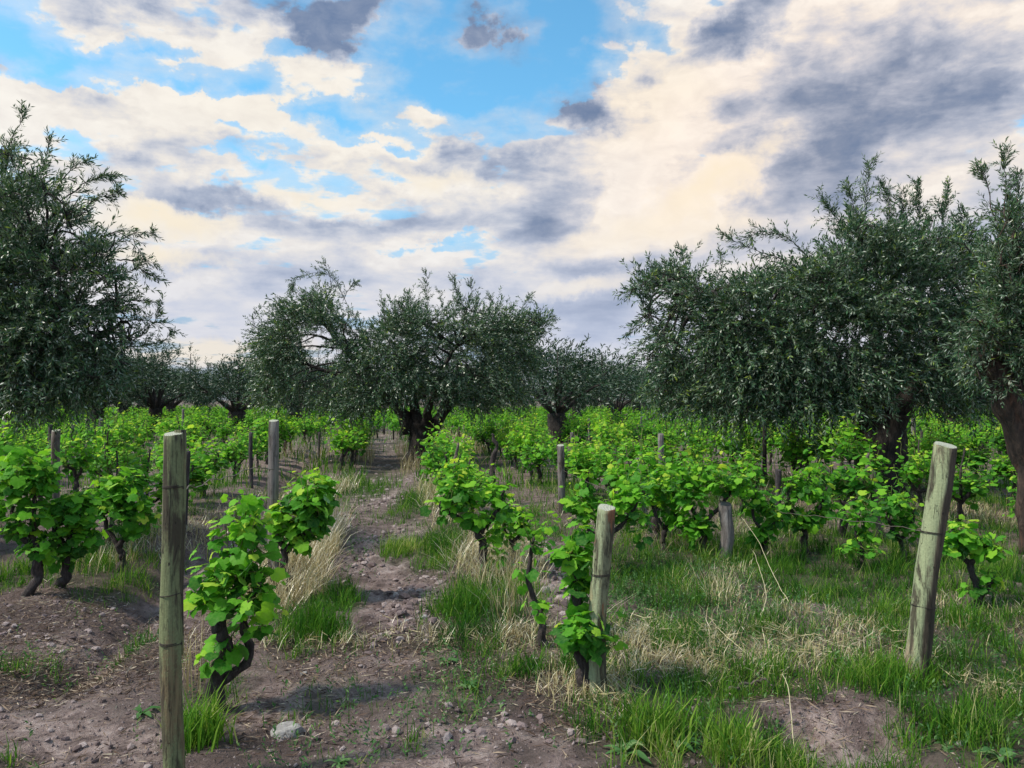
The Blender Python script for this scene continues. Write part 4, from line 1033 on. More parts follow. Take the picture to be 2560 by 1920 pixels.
OCC = []       # places taken, so the rows are not planted twice
def nv(px, py, *a, **k):
    bx, by = G(px, py); OCC.append((bx, by))
    return near_vine((bx, by), by, *a, **k)
nv(468, 1524, [(466, 1480), (478, 1420), (486, 1370), (480, 1345)], [[(478, 1470, .02), (520, 1430, .05), (548, 1405, .08), (535, 1370, .05), (530, 1330, 0), (560, 1290, 0)], [(482, 1350), (475, 1300), (490, 1250)]],
   [(520, 1180, 62, 95, 1.6), (500, 1280, 72, 60, 1.3), (430, 1290, 30, 36, .45), (575, 1275, 26, 26, .3), (530, 1090, 26, 40, .5), (480, 1400, 50, 40, .40), (545, 1130, 34, 50, .5), (450, 1240, 34, 40, .4), (570, 1330, 26, 30, .3)], 30,
   'bright grapevine with two crooked black trunks right beside the tall front left post', 1, leaf=.074, trad=.034, kper=10, fillr=.5, age=.06)
nv(630, 1292, [(625, 1250), (612, 1205), (620, 1185)], [[(620, 1190), (600, 1160), (612, 1130)], [(622, 1188), (655, 1160), (668, 1120)]],
   [(680, 1080, 48, 70, 1.6), (640, 1140, 42, 50, .9), (705, 1060, 28, 45, .6), (610, 1110, 24, 40, .35), (660, 1160, 34, 34, .4)], 26, 'bushy bright green grapevine just right of the tall square-looking grey post', 2, leaf=.088, trad=.034)
nv(1050, 1248, [(1045, 1205), (1040, 1165), (1030, 1140)], [[(1030, 1145), (985, 1115), (950, 1095)], [(1038, 1150), (1070, 1110), (1085, 1070)]],
   [(960, 1095, 42, 28, .8), (1000, 1060, 40, 50, 1.0), (1080, 1090, 34, 75, 1.1), (1030, 1110, 40, 34, .8), (990, 1010, 30, 28, .4), (1065, 1195, 36, 40, .5)], 22, 'wide-armed grapevine between the path and the short front post, its left arm reaching the path', 3, leaf=.080, trad=.032)
nv(1176, 1402, [(1170, 1370), (1168, 1335), (1160, 1310)], [[(1168, 1330), (1140, 1250), (1150, 1180)]],
   [(1150, 1180, 36, 50, .9), (1135, 1250, 22, 50, .8), (1170, 1300, 26, 34, .5), (1175, 1130, 20, 28, .4)], 8, 'thin sparse young grapevine on a dark stump, left of the short front post', 4, leaf=.066, trad=.026, fillr=.25, kper=8)
nv(1270, 1497, [(1262, 1460), (1256, 1420), (1262, 1395)], [[(1262, 1395, .08), (1250, 1300, .1), (1245, 1200, .12)]],
   [(1262, 1355, 42, 42, 1.6), (1252, 1200, 24, 50, .7, .1), (1245, 1270, 22, 40, .6, .1), (1255, 1140, 20, 24, .25, .1)], 14, 'grapevine wrapped round the foot of the short front post with dark glossy leaves', 5, leaf=.078, trad=.040, age=-.12)
nv(1305, 1232, [(1300, 1200), (1298, 1165)], [[(1298, 1168), (1260, 1130), (1250, 1090)], [(1300, 1168), (1345, 1130), (1370, 1090)]],
   [(1250, 1090, 40, 45, .9), (1300, 1100, 45, 40, .8), (1360, 1080, 45, 60, 1.2), (1380, 1140, 34, 34, .5), (1265, 1040, 24, 30, .4)], 20, 'leafy grapevine rising directly behind the top of the short front post', 6, leaf=.078, trad=.03)
nv(62, 1290, [(85, 1245), (90, 1205), (80, 1180)], [[(85, 1190), (50, 1150), (30, 1100)], [(82, 1185), (70, 1130), (75, 1060)]],
   [(60, 1030, 55, 60, 1.3), (70, 1110, 65, 60, 1.4), (90, 1180, 50, 34, .6), (10, 1070, 40, 50, .7), (35, 985, 30, 24, .4)], 22, 'tall dense grapevine at the left border with a curved black trunk', 7, leaf=.090, trad=.036, age=-.08)
nv(133, 1275, [(148, 1240), (152, 1210), (145, 1185)], [[(146, 1190), (170, 1140), (175, 1090)], [(146, 1190), (125, 1160), (118, 1120)]],
   [(165, 1090, 46, 40, 1.2), (150, 1150, 50, 50, 1.2), (190, 1150, 40, 46, .8), (150, 1200, 36, 24, .4)], 16, 'grapevine with a slanting black trunk, second from the left border', 8, leaf=.088, trad=.034, age=-.10)
nv(262, 1232, [(266, 1205), (262, 1175)], [[(262, 1180), (285, 1130), (280, 1080)], [(262, 1180), (230, 1140), (228, 1090)]],
   [(235, 1065, 45, 45, 1.1), (280, 1050, 40, 50, 1.0), (265, 1120, 55, 45, 1.1), (300, 1130, 34, 40, .6), (310, 1085, 24, 30, .4)], 18, 'grapevine third from the left border, just left of the tall split post', 9, leaf=.088, trad=.032, age=-.05)
nv(2110, 1312, [(2105, 1285), (2100, 1250), (2090, 1210)], [[(2090, 1215), (2060, 1180), (2050, 1150)], [(2092, 1215), (2120, 1190), (2135, 1170)], [(2108, 1290), (2125, 1275), (2135, 1255)]],
   [(2080, 1150, 52, 34, 1.2), (2125, 1180, 34, 26, .6), (2050, 1180, 26, 24, .5), (2130, 1245, 26, 24, .45), (2105, 1265, 24, 16, .2)], 13, 'low grapevine growing to the right of the leaning front right post', 10, leaf=.075, trad=.026)
nv(1522, 1208, [(1518, 1180), (1520, 1150), (1515, 1130)], [[(1516, 1135), (1490, 1090), (1485, 1050)], [(1516, 1135), (1560, 1090), (1580, 1050)]],
   [(1500, 1080, 45, 60, 1.2), (1500, 1140, 34, 45, .9), (1565, 1045, 50, 34, 1.0), (1530, 1020, 40, 34, .7), (1600, 1040, 34, 26, .5), (1470, 1030, 34, 34, .5)], 22, 'grapevine leaning over the short thick stump-like post', 11, leaf=.082, trad=.03, age=-.04)
nv(1740, 1192, [(1738, 1165), (1735, 1135)], [[(1736, 1140), (1710, 1100), (1700, 1060)], [(1736, 1140), (1770, 1100), (1780, 1060)]],
   [(1740, 1050, 60, 45, 1.3), (1690, 1100, 40, 40, .8), (1780, 1090, 40, 40, .8), (1740, 1120, 40, 30, .5)], 19, 'broad grapevine above the slack wire, left of the huge trunk', 12, leaf=.080, trad=.03, age=-.06)
nv(1862, 1225, [(1860, 1200), (1855, 1175)], [[(1856, 1178), (1845, 1150), (1850, 1120)]],
   [(1850, 1110, 34, 34, .8), (1870, 1150, 30, 22, .5), (1850, 1190, 22, 18, .4)], 8, 'small bright grapevine tuft left of the leaning post, below the slack wire', 13, leaf=.070, trad=.022)

nv(1432, 1195, [(1430, 1170), (1436, 1140)], [[(1436, 1142), (1410, 1100), (1405, 1060)], [(1436, 1142), (1460, 1110), (1462, 1070)]],
   [(1420, 1070, 36, 44, 1.0), (1455, 1100, 34, 40, .9), (1435, 1030, 28, 30, .5)], 15, 'upright grapevine between the short front post and the stump-like post', 14, leaf=.074, trad=.026)
nv(1648, 1205, [(1650, 1180), (1646, 1150)], [[(1647, 1152), (1625, 1110), (1630, 1060)], [(1647, 1152), (1670, 1130), (1665, 1100)]],
   [(1635, 1080, 38, 50, 1.1), (1665, 1120, 34, 34, .8), (1640, 1150, 30, 28, .5)], 15, 'grapevine just right of the stump-like post, behind the bent straw stalks', 15, leaf=.074, trad=.026, age=-.05)
nv(1945, 1215, [(1946, 1190), (1940, 1165)], [[(1941, 1168), (1920, 1130), (1915, 1090)], [(1941, 1168), (1965, 1140), (1970, 1110)]],
   [(1925, 1085, 36, 44, .9), (1960, 1120, 34, 34, .7), (1935, 1140, 30, 26, .5)], 13, 'grapevine immediately left of the middle of the leaning post', 16, leaf=.072, trad=.026, age=-.05)
nv(1108, 1218, [(1110, 1195), (1105, 1170)], [[(1106, 1172), (1090, 1140), (1092, 1110)], [(1106, 1172), (1128, 1150), (1135, 1125)]],
   [(1110, 1110, 30, 34, .7), (1085, 1150, 24, 26, .5), (1135, 1140, 24, 28, .5)], 10, 'slender grapevine right behind the wide-armed vine', 17, leaf=.070, trad=.022)

# mid-distance vines: ten individuals, copied
GV = 'grapevines standing in rows'
def vine_variant(k):
    r = rs(300 + k)
    root = empty('grapevine', (0, 0, 0))
    la = r.uniform(-.12, .12, 2)
    th = r.uniform(.30, .45)
    trunk = [(0, 0, -.08), (la[0] * .6, la[1] * .4, th * .5), (la[0], la[1], th)]
    arms = []
    for i in range(2 + k % 2):
        a = r.uniform(0, 6.28); q = r.uniform(.12, .26)
        e = (la[0] + math.cos(a) * q, la[1] + math.sin(a) * q, th + r.uniform(.10, .25))
        arms.append([(la[0], la[1], th - .03), ((la[0] + e[0]) / 2 + .02, (la[1] + e[1]) / 2, th + .03), e])
    env = []
    for i in range(4):
        a = i * 1.57 + r.uniform(-.5, .5)
        env.append(((la[0] + math.cos(a) * .22, la[1] + math.sin(a) * .24, r.uniform(.46, .92)), (r.uniform(.12, .22), r.uniform(.12, .22), r.uniform(.22, .36)), 1.0))
    tb, sb, P, Rm, SZ, R = vine_geo(r, trunk, arms, env, 29, leaf=.084, kper=10, trad=.032, shoot_r=.0055, age=r.uniform(-.14, .12), fillr=.4)
    if k % 3 == 0:
        v, f = tube(curve([(la[0], la[1], th), (la[0] + .03, la[1], th + .35), (la[0] - .04, la[1], th + .72)], 8, .012, k), np.linspace(.018, .010, 8), 6, .3, k); tb.add(v, f)
    kids = [tb.build('trunk', M['vine_bark'], root), tag(sb.build('shoots', M['cane'], root), kind='stuff')]
    mb = MB(); put_leaves(mb, T_MID, P, Rm, SZ * 1.05, r, R)
    kids.append(tag(mb.build('leaves', M['vine_leaf'], root), kind='stuff'))
    KIDS[root.name] = kids
    return root
NVAR = 10
VV = [vine_variant(k) for k in range(NVAR)]
vused = [False] * NVAR
nth = ['first', 'second', 'third', 'fourth', 'fifth', 'sixth', 'seventh', 'eighth', 'ninth', 'tenth', 'eleventh', 'twelfth', 'thirteenth', 'fourteenth', 'fifteenth', 'sixteenth', 'seventeenth', 'eighteenth', 'nineteenth', 'twentieth']
def row_name(k):
    if k == 0: return 'row just left of the dirt path'
    if k == 1: return 'row just right of the dirt path'
    return (nth[-k] + ' row left' if k < 0 else nth[k - 1] + ' row right') + ' of the path'
r = rs(55)
cand = []
TREES_XY = [G(905, 997), G(1898, 1059)]
for k in range(-22, 30):
    u = -.88 + 1.98 * k
    v0 = r.uniform(0, 1.0)
    for j in range(0, 100):
        vv = v0 + j * 1.05 + r.uniform(-.22, .22)
        uu = u + r.normal(0, .10)
        x, y = uu * RP[0] + vv * RD[0], uu * RP[1] + vv * RD[1]
        if y < 5.6 or abs(x) > .72 * y + 1.0: continue
        if k == 0 and (y < 6.9 or 7.5 < y < 17): 
            continue
        if k == 1 and y < 8.2: continue
        if k == -1 and y < 7.8: continue
        if k == 2 and y < 7.7: continue
        if k == 3 and y < 7.6: continue
        if k >= 4 and y < 7.4: continue
        if k == -1 and y > 9 and y < 15 and r.rand() < .35: continue
        if r.rand() < .06: continue
        if any((x - a) ** 2 + (y - b) ** 2 < .6 ** 2 for a, b in OCC): continue
        if any((x - a) ** 2 + (y - b) ** 2 < 1.0 for a, b in TREES_XY): continue
        ppx = 1106 + 1659 * x / y
        if 16 < y < 31 and (abs(ppx - 1200) < 30 or abs(ppx - 338) < 16 or abs(ppx - 512) < 26 or abs(ppx - 640) < 12): continue
        if 13.5 < y < 20 and 850 < 1106 + 1659 * x / y < 965: continue
        cand.append((y, x, k))
cand.sort()
indiv, rest = cand[:285], cand[285:]
cnt_row = {}
for y, x, k in indiv:
    vi = int(r.randint(NVAR))
    if not vused[vi]:
        o = VV[vi]; vused[vi] = True
    else:
        o = copy_tree(VV[vi])
    o.location = (x, y, float(ground_h(x, y)))
    o.rotation_euler = (0, 0, r.uniform(0, 6.28))
    s = r.uniform(.78, 1.12)
    o.scale = (s * r.uniform(.9, 1.15), s * r.uniform(.9, 1.15), s * r.uniform(.85, 1.1))
    cnt_row[k] = cnt_row.get(k, 0) + 1
    c = cnt_row[k]
    if y < 23:
        lab = 'grapevine in the ' + row_name(k) + ', ' + nth[c - 1] + (' plant counted from the front' if k not in (0, -1, 1, 2, 3) else ' behind its front vine')
        grp = GV
    else:
        lab = 'small far grapevine in the ' + row_name(k) + ', towards the tree line'; grp = 'far grapevines, ' + row_name(k)
    tag(o, lab, 'grapevine', grp)
# all the rest, towards the tree line, reads as one green mass
mb, tb = MB(), MB()
rest += [(yy, (.1 + q_ - yy * RP[1]) / RP[0], 0) for yy in np.arange(31, 70, 1.1) for q_ in (r.uniform(-.7, 0), r.uniform(.2, .8))]   # the path closes up far back
for y, x, k in rest:
    if y > 95: continue
    n = 40 if y < 45 else 17
    q = unit(r.normal(size=(n, 3))) * r.rand(n, 1) ** .45
    P = np.array([x, y, .66]) + q * np.array([.45, .5, .40]) * r.uniform(.8, 1.15)
    tip = unit(q * .6 + [0, 0, -.5] + r.normal(0, .3, (n, 3))); nm_ = unit(q * .6 + [0, 0, .7] + r.normal(0, .3, (n, 3)))
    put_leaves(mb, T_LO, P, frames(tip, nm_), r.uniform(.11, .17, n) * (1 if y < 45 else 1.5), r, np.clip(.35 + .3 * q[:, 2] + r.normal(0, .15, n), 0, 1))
    if y < 60:
        v, f = tube([(x, y, 0), (x + r.uniform(-.05, .05), y, .3), (x + r.uniform(-.1, .1), y, .6)], .03, 4); tb.add(v, f)
o = mb.build('distant_vines', M['vine_leaf_far'])
tag(o, 'green mass of distant vine rows reaching the tree line', 'vines', None, 'stuff')
tb.build('trunks', M['vine_bark'], o)['kind'] = 'stuff'

# bare dead vine wood sticking up
def dead(px, Yd, pts, rad, label, mat='vine_bark'):
    x = (px - CX) / FPX * Yd
    C = np.array([np.array(PX(a, b_, Yd)) for a, b_ in pts]); C[0][2] = float(ground_h(C[0][0], C[0][1])) - .04
    v, f = tube(curve(C, 20, rad * .5, int(px)), np.linspace(rad * 1.5, rad * .6, 20), 9, .5, int(px), bs=1.5)
    tag(MB().add(v, f).build('vine_stump', M[mat]), label, 'vine stump')
dead(1065, 12.0, [(1066, 1090), (1064, 1010), (1072, 965), (1063, 938)], .034, 'black crooked dead vine trunk standing bare right of the central olive')
dead(983, 10.0, [(975, 1130), (980, 1020), (984, 985), (990, 960)], .025, 'thin bare dead vine trunk just right of the central olive trunk', 'rope_wood')
dead(1880, 8.8, [(1900, 1165), (1884, 1040), (1872, 1008), (1876, 978)], .030, 'pale bare curved dead trunk standing in front of the massive olive trunk', 'rope_wood')
dead(742, 17.5, [(738, 1015), (742, 975), (746, 940)], .045, 'old black vine trunk beside the path to the left of the central olive')

# ------------------------------------------------------------------ grass, weeds, litter, clods
def grass_blades(P, H, Wd, r, lean=.45, bend=.35):
    n = len(P)
    a = r.uniform(0, 2 * math.pi, n)
    ld = np.stack([np.cos(a), np.sin(a), np.zeros(n)], 1)
    le = np.abs(r.normal(0, lean, (n, 1)))
    up = unit(np.array([0, 0, 1.0]) + ld * le)
    wv = np.stack([-np.sin(a + r.normal(0, .6, n)), np.cos(a), np.zeros(n)], 1)
    H = H[:, None]; Wd = Wd[:, None]
    mid = P + up * H * .55
    top = mid + unit(up + ld * bend * r.uniform(.2, 2.0, (n, 1))) * H * .5
    V = np.stack([P - wv * Wd * .5, P + wv * Wd * .5, mid - wv * Wd * .42, mid + wv * Wd * .42, top], 1)
    F = (np.array([[0, 1, 3], [0, 3, 2], [2, 3, 4]])[None] + np.arange(n)[:, None, None] * 5).reshape(-1, 3)
    return V.reshape(-1, 3), F
r = rs(900)
def scatter(n, y0, y1, smax=.80, p=1.0):
    y = y0 + (y1 - y0) * r.rand(n) ** p
    x = r.uniform(-smax, smax, n) * y
    return x, y
def put(x, y, z=0):
    return np.stack([x, y, ground_h(x, y) + z], 1)

gmesh = MB()
x, y = scatter(540000, 2.35, 15.0, 1.0, p=1.25)
fg = field(x, y, GREEN)
u = U(x, y); ph = np.abs(((u + .88) / 1.98 + .5) % 1 - .5)
fg = np.maximum(fg, .62 * sst(u, 3.4, 4.2) * (y < 9) * (x / y > .6))
rowf = (ph < .17) * sst(y, 7, 9) * .45 + (u > 1.6) * sst(y, 5.5, 8) * .22
cl = fbm(x, y, 9.0, 3, 60)                       # clumps
big = fbm(x, y, 2.6, 2, 64)
d = np.clip(np.maximum(fg, rowf) * 1.15, 0, 1) * sst(cl * .65 + big * .35, .43, .58)
d *= 1 - .85 * ell(u, y, .12, 9, .42, 7) * (fg < .3)
keep = r.rand(len(x)) < d * np.where(x > .9, 1.5, 1.1)
x, y, d, cl = x[keep], y[keep], d[keep], cl[keep]
P = put(x, y, -.01)
H = (.04 + .15 * sst(cl, .42, .72) * r.uniform(.3, 1.35, len(x))) * (.7 + .5 * d) * (1 + .03 * np.maximum(y - 4, 0))
V, F = grass_blades(P, H, r.uniform(.0026, .0056, len(x)) * (.75 + .055 * y), r, .62, .5)
hue = np.clip(.12 + .75 * fbm(x, y, 3.0, 3, 71) + r.normal(0, .20, len(x)) + .10 * (y < 4) - .06, 0, 1)
gmesh.add(V, F, np.repeat(hue, 5))
print('grass blades', len(x))
# sparse grass further off between the rows
x, y = scatter(60000, 14, 60, .74, p=1.3)
ph = np.abs(((U(x, y) + .88) / 1.98 + .5) % 1 - .5)
keep = (fbm(x, y, 1.1, 3, 8) > .46) & (r.rand(len(x)) < .55) & ~((np.abs(U(x, y) - .15) < .5) & (y < 45) & (r.rand(len(x)) < .8))
x, y = x[keep], y[keep]
V, F = grass_blades(put(x, y), r.uniform(.12, .38, len(x)), r.uniform(.012, .03, len(x)) * (y / 22), r, .35)
gmesh.add(V, F, np.repeat(np.clip(r.normal(.45, .25, len(x)), 0, 1), 5))
tag(gmesh.build('grass', M['grass'], None, False), 'green grass growing in clumps under and between the vines', 'grass', None, 'stuff')

dry = MB()
x, y = scatter(420000, 2.35, 14, p=1.15)
fd = np.minimum(field(x, y, DRY) * 1.5, 1.2); cl = fbm(x, y, 7.0, 3, 81)
keep = (r.rand(len(x)) < fd * sst(cl, .36, .55) * np.where(x > .9, .36, .6)) & ((np.abs(U(x, y) - .05) > .5) | (y < 5.3))
x, y, cl = x[keep], y[keep], cl[keep]
uu = U(x, y)
tall = ((uu < 1.5) & (uu > -1.3) & (y > 5.3)) * 1.0
H = (.07 + .08 * r.rand(len(x))) * (1 + 1.9 * tall)
V, F = grass_blades(put(x, y, .0), H, r.uniform(.003, .0055, len(x)) * (.75 + .055 * y), r, .95, .9)
dry.add(V, F, np.repeat(np.clip(r.normal(.62, .2, len(x)), 0, 1), 5))
print('dry blades', len(x))
# straw mat, cut stalks lying about
x, y = scatter(190000, 2.35, 12, p=1.2)
fd = np.maximum(field(x, y, [(1600, 1390, 290, 55, 1.0), (1440, 1430, 150, 45, .9), (1310, 1500, 55, 50, .8), (900, 1390, 340, 24, .12), (2150, 1490, 90, 34, .9)]), 0)
keep = r.rand(len(x)) < fd * .30 * sst(fbm(x, y, 4.0, 3, 97), .38, .55)
x, y = x[keep], y[keep]
n = len(x); a = r.uniform(0, 6.28, n)
Dv = unit(np.stack([np.cos(a), np.sin(a), r.normal(.12, .22, n)], 1))
V, F, R = blade_leaves(put(x, y, .025) + np.array([0, 0, 1]) * r.uniform(0, .05, (n, 1)), Dv, r.uniform(.05, .17, n), r.uniform(.003, .006, n), r)
dry.add(V, F, np.clip(R * .5 + .42, 0, 1))
# tall straw beside the path and round the central trunk
for (px, py, rr, num, hh) in [(690, 1215, .22, 300, .42), (665, 1250, .2, 200, .38), (718, 1160, .25, 260, .42), (780, 995, .45, 420, .62), (862, 985, .5, 420, .62), (885, 1015, .4, 320, .5), (1030, 975, .7, 420, .60), (990, 955, .6, 260, .6), (640, 1290, .15, 80, .38), (1090, 1270, .18, 120, .35), (1105, 1330, .14, 70, .33),
                             (1545, 1285, .10, 60, .30), (240, 1215, .3, 160, .35), (405, 1160, .4, 160, .4), (650, 985, .8, 380, .45), (1700, 1090, .5, 120, .4), (2185, 1140, .4, 200, .3), (1480, 1180, .3, 120, .35), (430, 1480, .09, 60, .42), (570, 1230, .2, 90, .35), (770, 940, .9, 320, .6), (830, 925, 1.2, 260, .55)]:
    cx, cy = G(px, py)
    if py < 1260: num = int(num * .7)
    x = cx + r.normal(0, rr, num); y = cy + r.normal(0, rr * 1.3, num)
    kp = np.abs(U(x, y) - .05) > np.where(y < 16, .50, .30); x, y = x[kp], y[kp]; num = len(x)
    V, F = grass_blades(put(x, y), hh * r.uniform(.5, 1.15, num), np.full(num, .0042) * (.7 + .055 * cy), r, .24, .35)
    dry.add(V, F, np.repeat(np.clip(r.normal(.46, .22, num), 0, 1), 5))
tag(dry.build('dry_grass', M['dry'], None, False), 'pale dry straw standing and lying beside the path and on the right', 'dry grass', None, 'stuff')

# seedlings and feathery weeds
wd = MB()
x, y = scatter(26000, 2.35, 9, p=1.1)
fw = field(x, y, [(1450, 1270, 190, 80, 1.6), (1500, 1560, 190, 90, .5), (2100, 1560, 150, 90, .6), (1050, 1350, 90, 50, .5), (1000, 1500, 130, 90, .35), (730, 1620, 160, 60, .35), (960, 1460, 120, 60, .4), (2080, 1400, 150, 150, .5), (1650, 1330, 260, 90, .5), (300, 1395, 50, 20, .7), (130, 1420, 120, 40, .35), (870, 1080, 90, 90, .5), (780, 1040, 40, 50, .6), (690, 1520, 120, 60, .2)])
keep = r.rand(len(x)) < np.maximum(fw * .55, .010)
x, y = x[keep], y[keep]
n = len(x)
P0 = put(x, y, -.005)
D = unit(r.normal(0, .35, (n, 3)) + [0, 0, 1])
sprays(wd, None, P0, D, r.uniform(.03, .17, n), 7, .030, .010, r, droop=.1, splay=1.1)
tag(wd.build('weeds', M['weed'], None, False), 'small grey green weeds and seedlings on the bare soil', 'weeds', None, 'stuff')

# dead litter lying on the soil
lt = MB()
x, y = scatter(200000, 2.3, 12, p=1.1)
fl = np.maximum(field(x, y, [(180, 1420, 300, 70, 1.6), (120, 1320, 160, 50, .8), (900, 1390, 360, 30, 1.0), (1180, 1470, 110, 50, .9), (620, 1540, 160, 70, .5), (300, 1330, 200, 60, .45), (1700, 1500, 120, 60, .6), (1250, 1560, 90, 50, .9), (1000, 1440, 260, 40, .6), (700, 1430, 100, 50, .8), (1900, 1430, 80, 40, .8), (60, 1640, 200, 30, .3)]), .07)
keep = r.rand(len(x)) < fl * .9
x, y = x[keep], y[keep]; n = len(x)
a = r.uniform(0, 6.28, n)
Dv = unit(np.stack([np.cos(a), np.sin(a), r.normal(.1, .2, n)], 1))
V, F, R = blade_leaves(put(x, y, .008), Dv, r.uniform(.015, .09, n), r.uniform(.003, .008, n), r)
lt.add(V, F, R)
tag(lt.build('litter', M['litter'], None, False), 'dead stalks and dry bits strewn over the soil', 'litter', None, 'stuff')

# clods of earth
def ico():
    t = (1 + 5 ** .5) / 2
    V = np.array([(-1, t, 0), (1, t, 0), (-1, -t, 0), (1, -t, 0), (0, -1, t), (0, 1, t), (0, -1, -t), (0, 1, -t), (t, 0, -1), (t, 0, 1), (-t, 0, -1), (-t, 0, 1)], float)
    F = np.array([(0, 11, 5), (0, 5, 1), (0, 1, 7), (0, 7, 10), (0, 10, 11), (1, 5, 9), (5, 11, 4), (11, 10, 2), (10, 7, 6), (7, 1, 8), (3, 9, 4), (3, 4, 2), (3, 2, 6), (3, 6, 8), (3, 8, 9), (4, 9, 5), (2, 4, 11), (6, 2, 10), (8, 6, 7), (9, 8, 1)])
    return V / np.linalg.norm(V[0]), F
IV, IF = ico()
cb = MB()
x, y = scatter(75000, 2.3, 13, .72, p=1.0)
fc = np.maximum(field(x, y, [(900, 1290, 70, 90, 1.0), (820, 1180, 50, 80, .6), (850, 1060, 50, 60, .7), (250, 1560, 330, 90, .22), (200, 1330, 200, 60, .4), (1200, 1240, 55, 80, 1.2), (1420, 1130, 100, 26, 1.0), (900, 1600, 330, 50, .35), (420, 1250, 60, 80, .3), (1780, 1580, 120, 80, .25), (1080, 1580, 200, 60, .4), (1560, 1240, 60, 30, .5), (700, 960, 80, 40, .4)]), .035)
keep = r.rand(len(x)) < fc * .8
x, y, fc = x[keep], y[keep], fc[keep]
n = len(x)
sz = .0045 + .030 * r.rand(n) ** 4.5 * (.5 + fc)
nv_ = IV[None] * (1 + r.uniform(-.28, .28, (n, 12, 1))) * sz[:, None, None] * r.uniform(.6, 1.3, (n, 1, 3)) * np.array([1, 1, .7])
a = r.uniform(0, 6.28, n); ca, sa = np.cos(a)[:, None], np.sin(a)[:, None]
nv_ = np.stack([nv_[..., 0] * ca - nv_[..., 1] * sa, nv_[..., 0] * sa + nv_[..., 1] * ca, nv_[..., 2]], -1)
V = nv_ + put(x, y)[:, None] + np.array([0, 0, .25]) * sz[:, None, None]
cb.add(V.reshape(-1, 3), (IF[None] + np.arange(n)[:, None, None] * 12).reshape(-1, 3), np.repeat(r.rand(n), 12))
x, y = scatter(60000, 2.25, 6.5, .72, p=1.0)
kp = r.rand(len(x)) < np.clip(.30 - field(x, y, GREEN) * .3 + .25 * (fbm(x, y, 3, 3, 91) > .5), 0, 1) * .5; x, y = x[kp], y[kp]; m_ = len(x)
OV = np.array([(1, 0, 0), (-1, 0, 0), (0, 1, 0), (0, -1, 0), (0, 0, 1), (0, 0, -1)], float); OF = np.array([(0, 2, 4), (2, 1, 4), (1, 3, 4), (3, 0, 4), (2, 0, 5), (1, 2, 5), (3, 1, 5), (0, 3, 5)])
sz = r.uniform(.003, .009, m_)
V = (OV[None] * (1 + r.uniform(-.4, .4, (m_, 6, 1))) * sz[:, None, None] * r.uniform(.6, 1.4, (m_, 1, 3))) + put(x, y, .001)[:, None]
cb.add(V.reshape(-1, 3), (OF[None] + np.arange(m_)[:, None, None] * 6).reshape(-1, 3), np.repeat(np.clip(r.normal(.45, .25, m_), 0, 1), 6))
x, y = scatter(9000, 12, 40, .6, p=1.2)
kp = (np.abs(U(x, y) - .12) < .7) | (r.rand(len(x)) < .12); x, y = x[kp], y[kp]; m_ = len(x)
sz = r.uniform(.012, .045, m_)
V = (IV[None] * (1 + r.uniform(-.3, .3, (m_, 12, 1))) * sz[:, None, None] * np.array([1.2, 1, .6])) + put(x, y)[:, None]
cb.add(V.reshape(-1, 3), (IF[None] + np.arange(m_)[:, None, None] * 12).reshape(-1, 3), np.repeat(r.rand(m_), 12))
tag(cb.build('earth_clods', M['clod'], None, False), 'loose broken clods of earth along the path and between the rows', 'earth clods', None, 'stuff')

def stone(px, py, wx, hz, label, seed, mat='stone'):
    r_ = rs(seed)
    import bmesh
    bm = bmesh.new(); bmesh.ops.create_icosphere(bm, subdivisions=3, radius=1)
    for v_ in bm.verts:
        c = v_.co
        k = 1 + .35 * (vnoise(c.x * 1.7 + seed, c.y * 1.7 + c.z, seed) - .5) + .18 * (vnoise(c.x * 4 + seed, c.y * 4 + c.z * 3, seed + 1) - .5)
        c *= float(k); c.z = max(c.z, -.4); c.z = min(c.z, .55 + .1 * float(vnoise(c.x * 3, c.y * 3, seed)))
    me = bpy.data.meshes.new('stone'); bm.to_mesh(me); bm.free(); me.materials.append(M[mat])
    o = obj('stone', me); x, y = G(px, py)
    o.location = (x, y, float(ground_h(x, y)) + hz * .25); o.scale = (wx, wx * .8, hz * 1.4); o.rotation_euler = (.05, -.1, r_.uniform(-.4, .4))
    return tag(o, label, 'stone')
stone(626, 1578, .075, .036, 'flat pale stone lying on bare soil right of the tall front left post', 1)
stone(915, 1335, .042, .035, 'whitish stone on the cloddy path at the centre', 2)
stone(880, 1345, .020, .02, 'small pale stone left of the whitish stone on the path', 3)
stone(552, 1070, .04, .03, 'small pale stone between the split post and the tall grey post', 4)
stone(2065, 1592, .018, .015, 'pebble below the leaning front right post', 5)
stone(660, 1452, .022, .015, 'pale pebble near the foot of the double-trunked vine', 6)

# prominent plants one can point at
def tuft(px, py, rad, num, hh, wd_, label, mat='grass', hue=.5, seed=0, lean=.4, cat='grass tuft', name='grass_tuft'):
    r_ = rs(seed)
    cx, cy = G(px, py)
    x = cx + r_.normal(0, rad, num); y = cy + r_.normal(0, rad, num)
    b = np.array([cx, cy, float(ground_h(cx, cy))])
    st = globals()['r']; globals()['r'] = r_
    V, F = grass_blades(np.stack([x, y, ground_h(x, y)], 1) - b, hh * r_.uniform(.45, 1.15, num), np.full(num, wd_) * r_.uniform(.6, 1.2, num), r_, lean, .5)
    globals()['r'] = st
    o = MB().add(V, F, np.repeat(np.clip(r_.normal(hue, .13, num), 0, 1), 5)).build(name, M[mat], None, False)
    o.location = b
    tag(o, label, cat)
tuft(870, 1190, .10, 420, .17, .006, 'bright yellow-green grass tuft in the middle of the dirt path', hue=.80, seed=1)
tuft(442, 1600, .055, 150, .26, .010, 'broad-bladed grass tuft at the foot of the tall front left post', hue=.62, seed=2)
tuft(690, 1365, .10, 500, .26, .006, 'tall green grass clump left of the path, in front of the tall straw', hue=.42, seed=3, lean=.25)
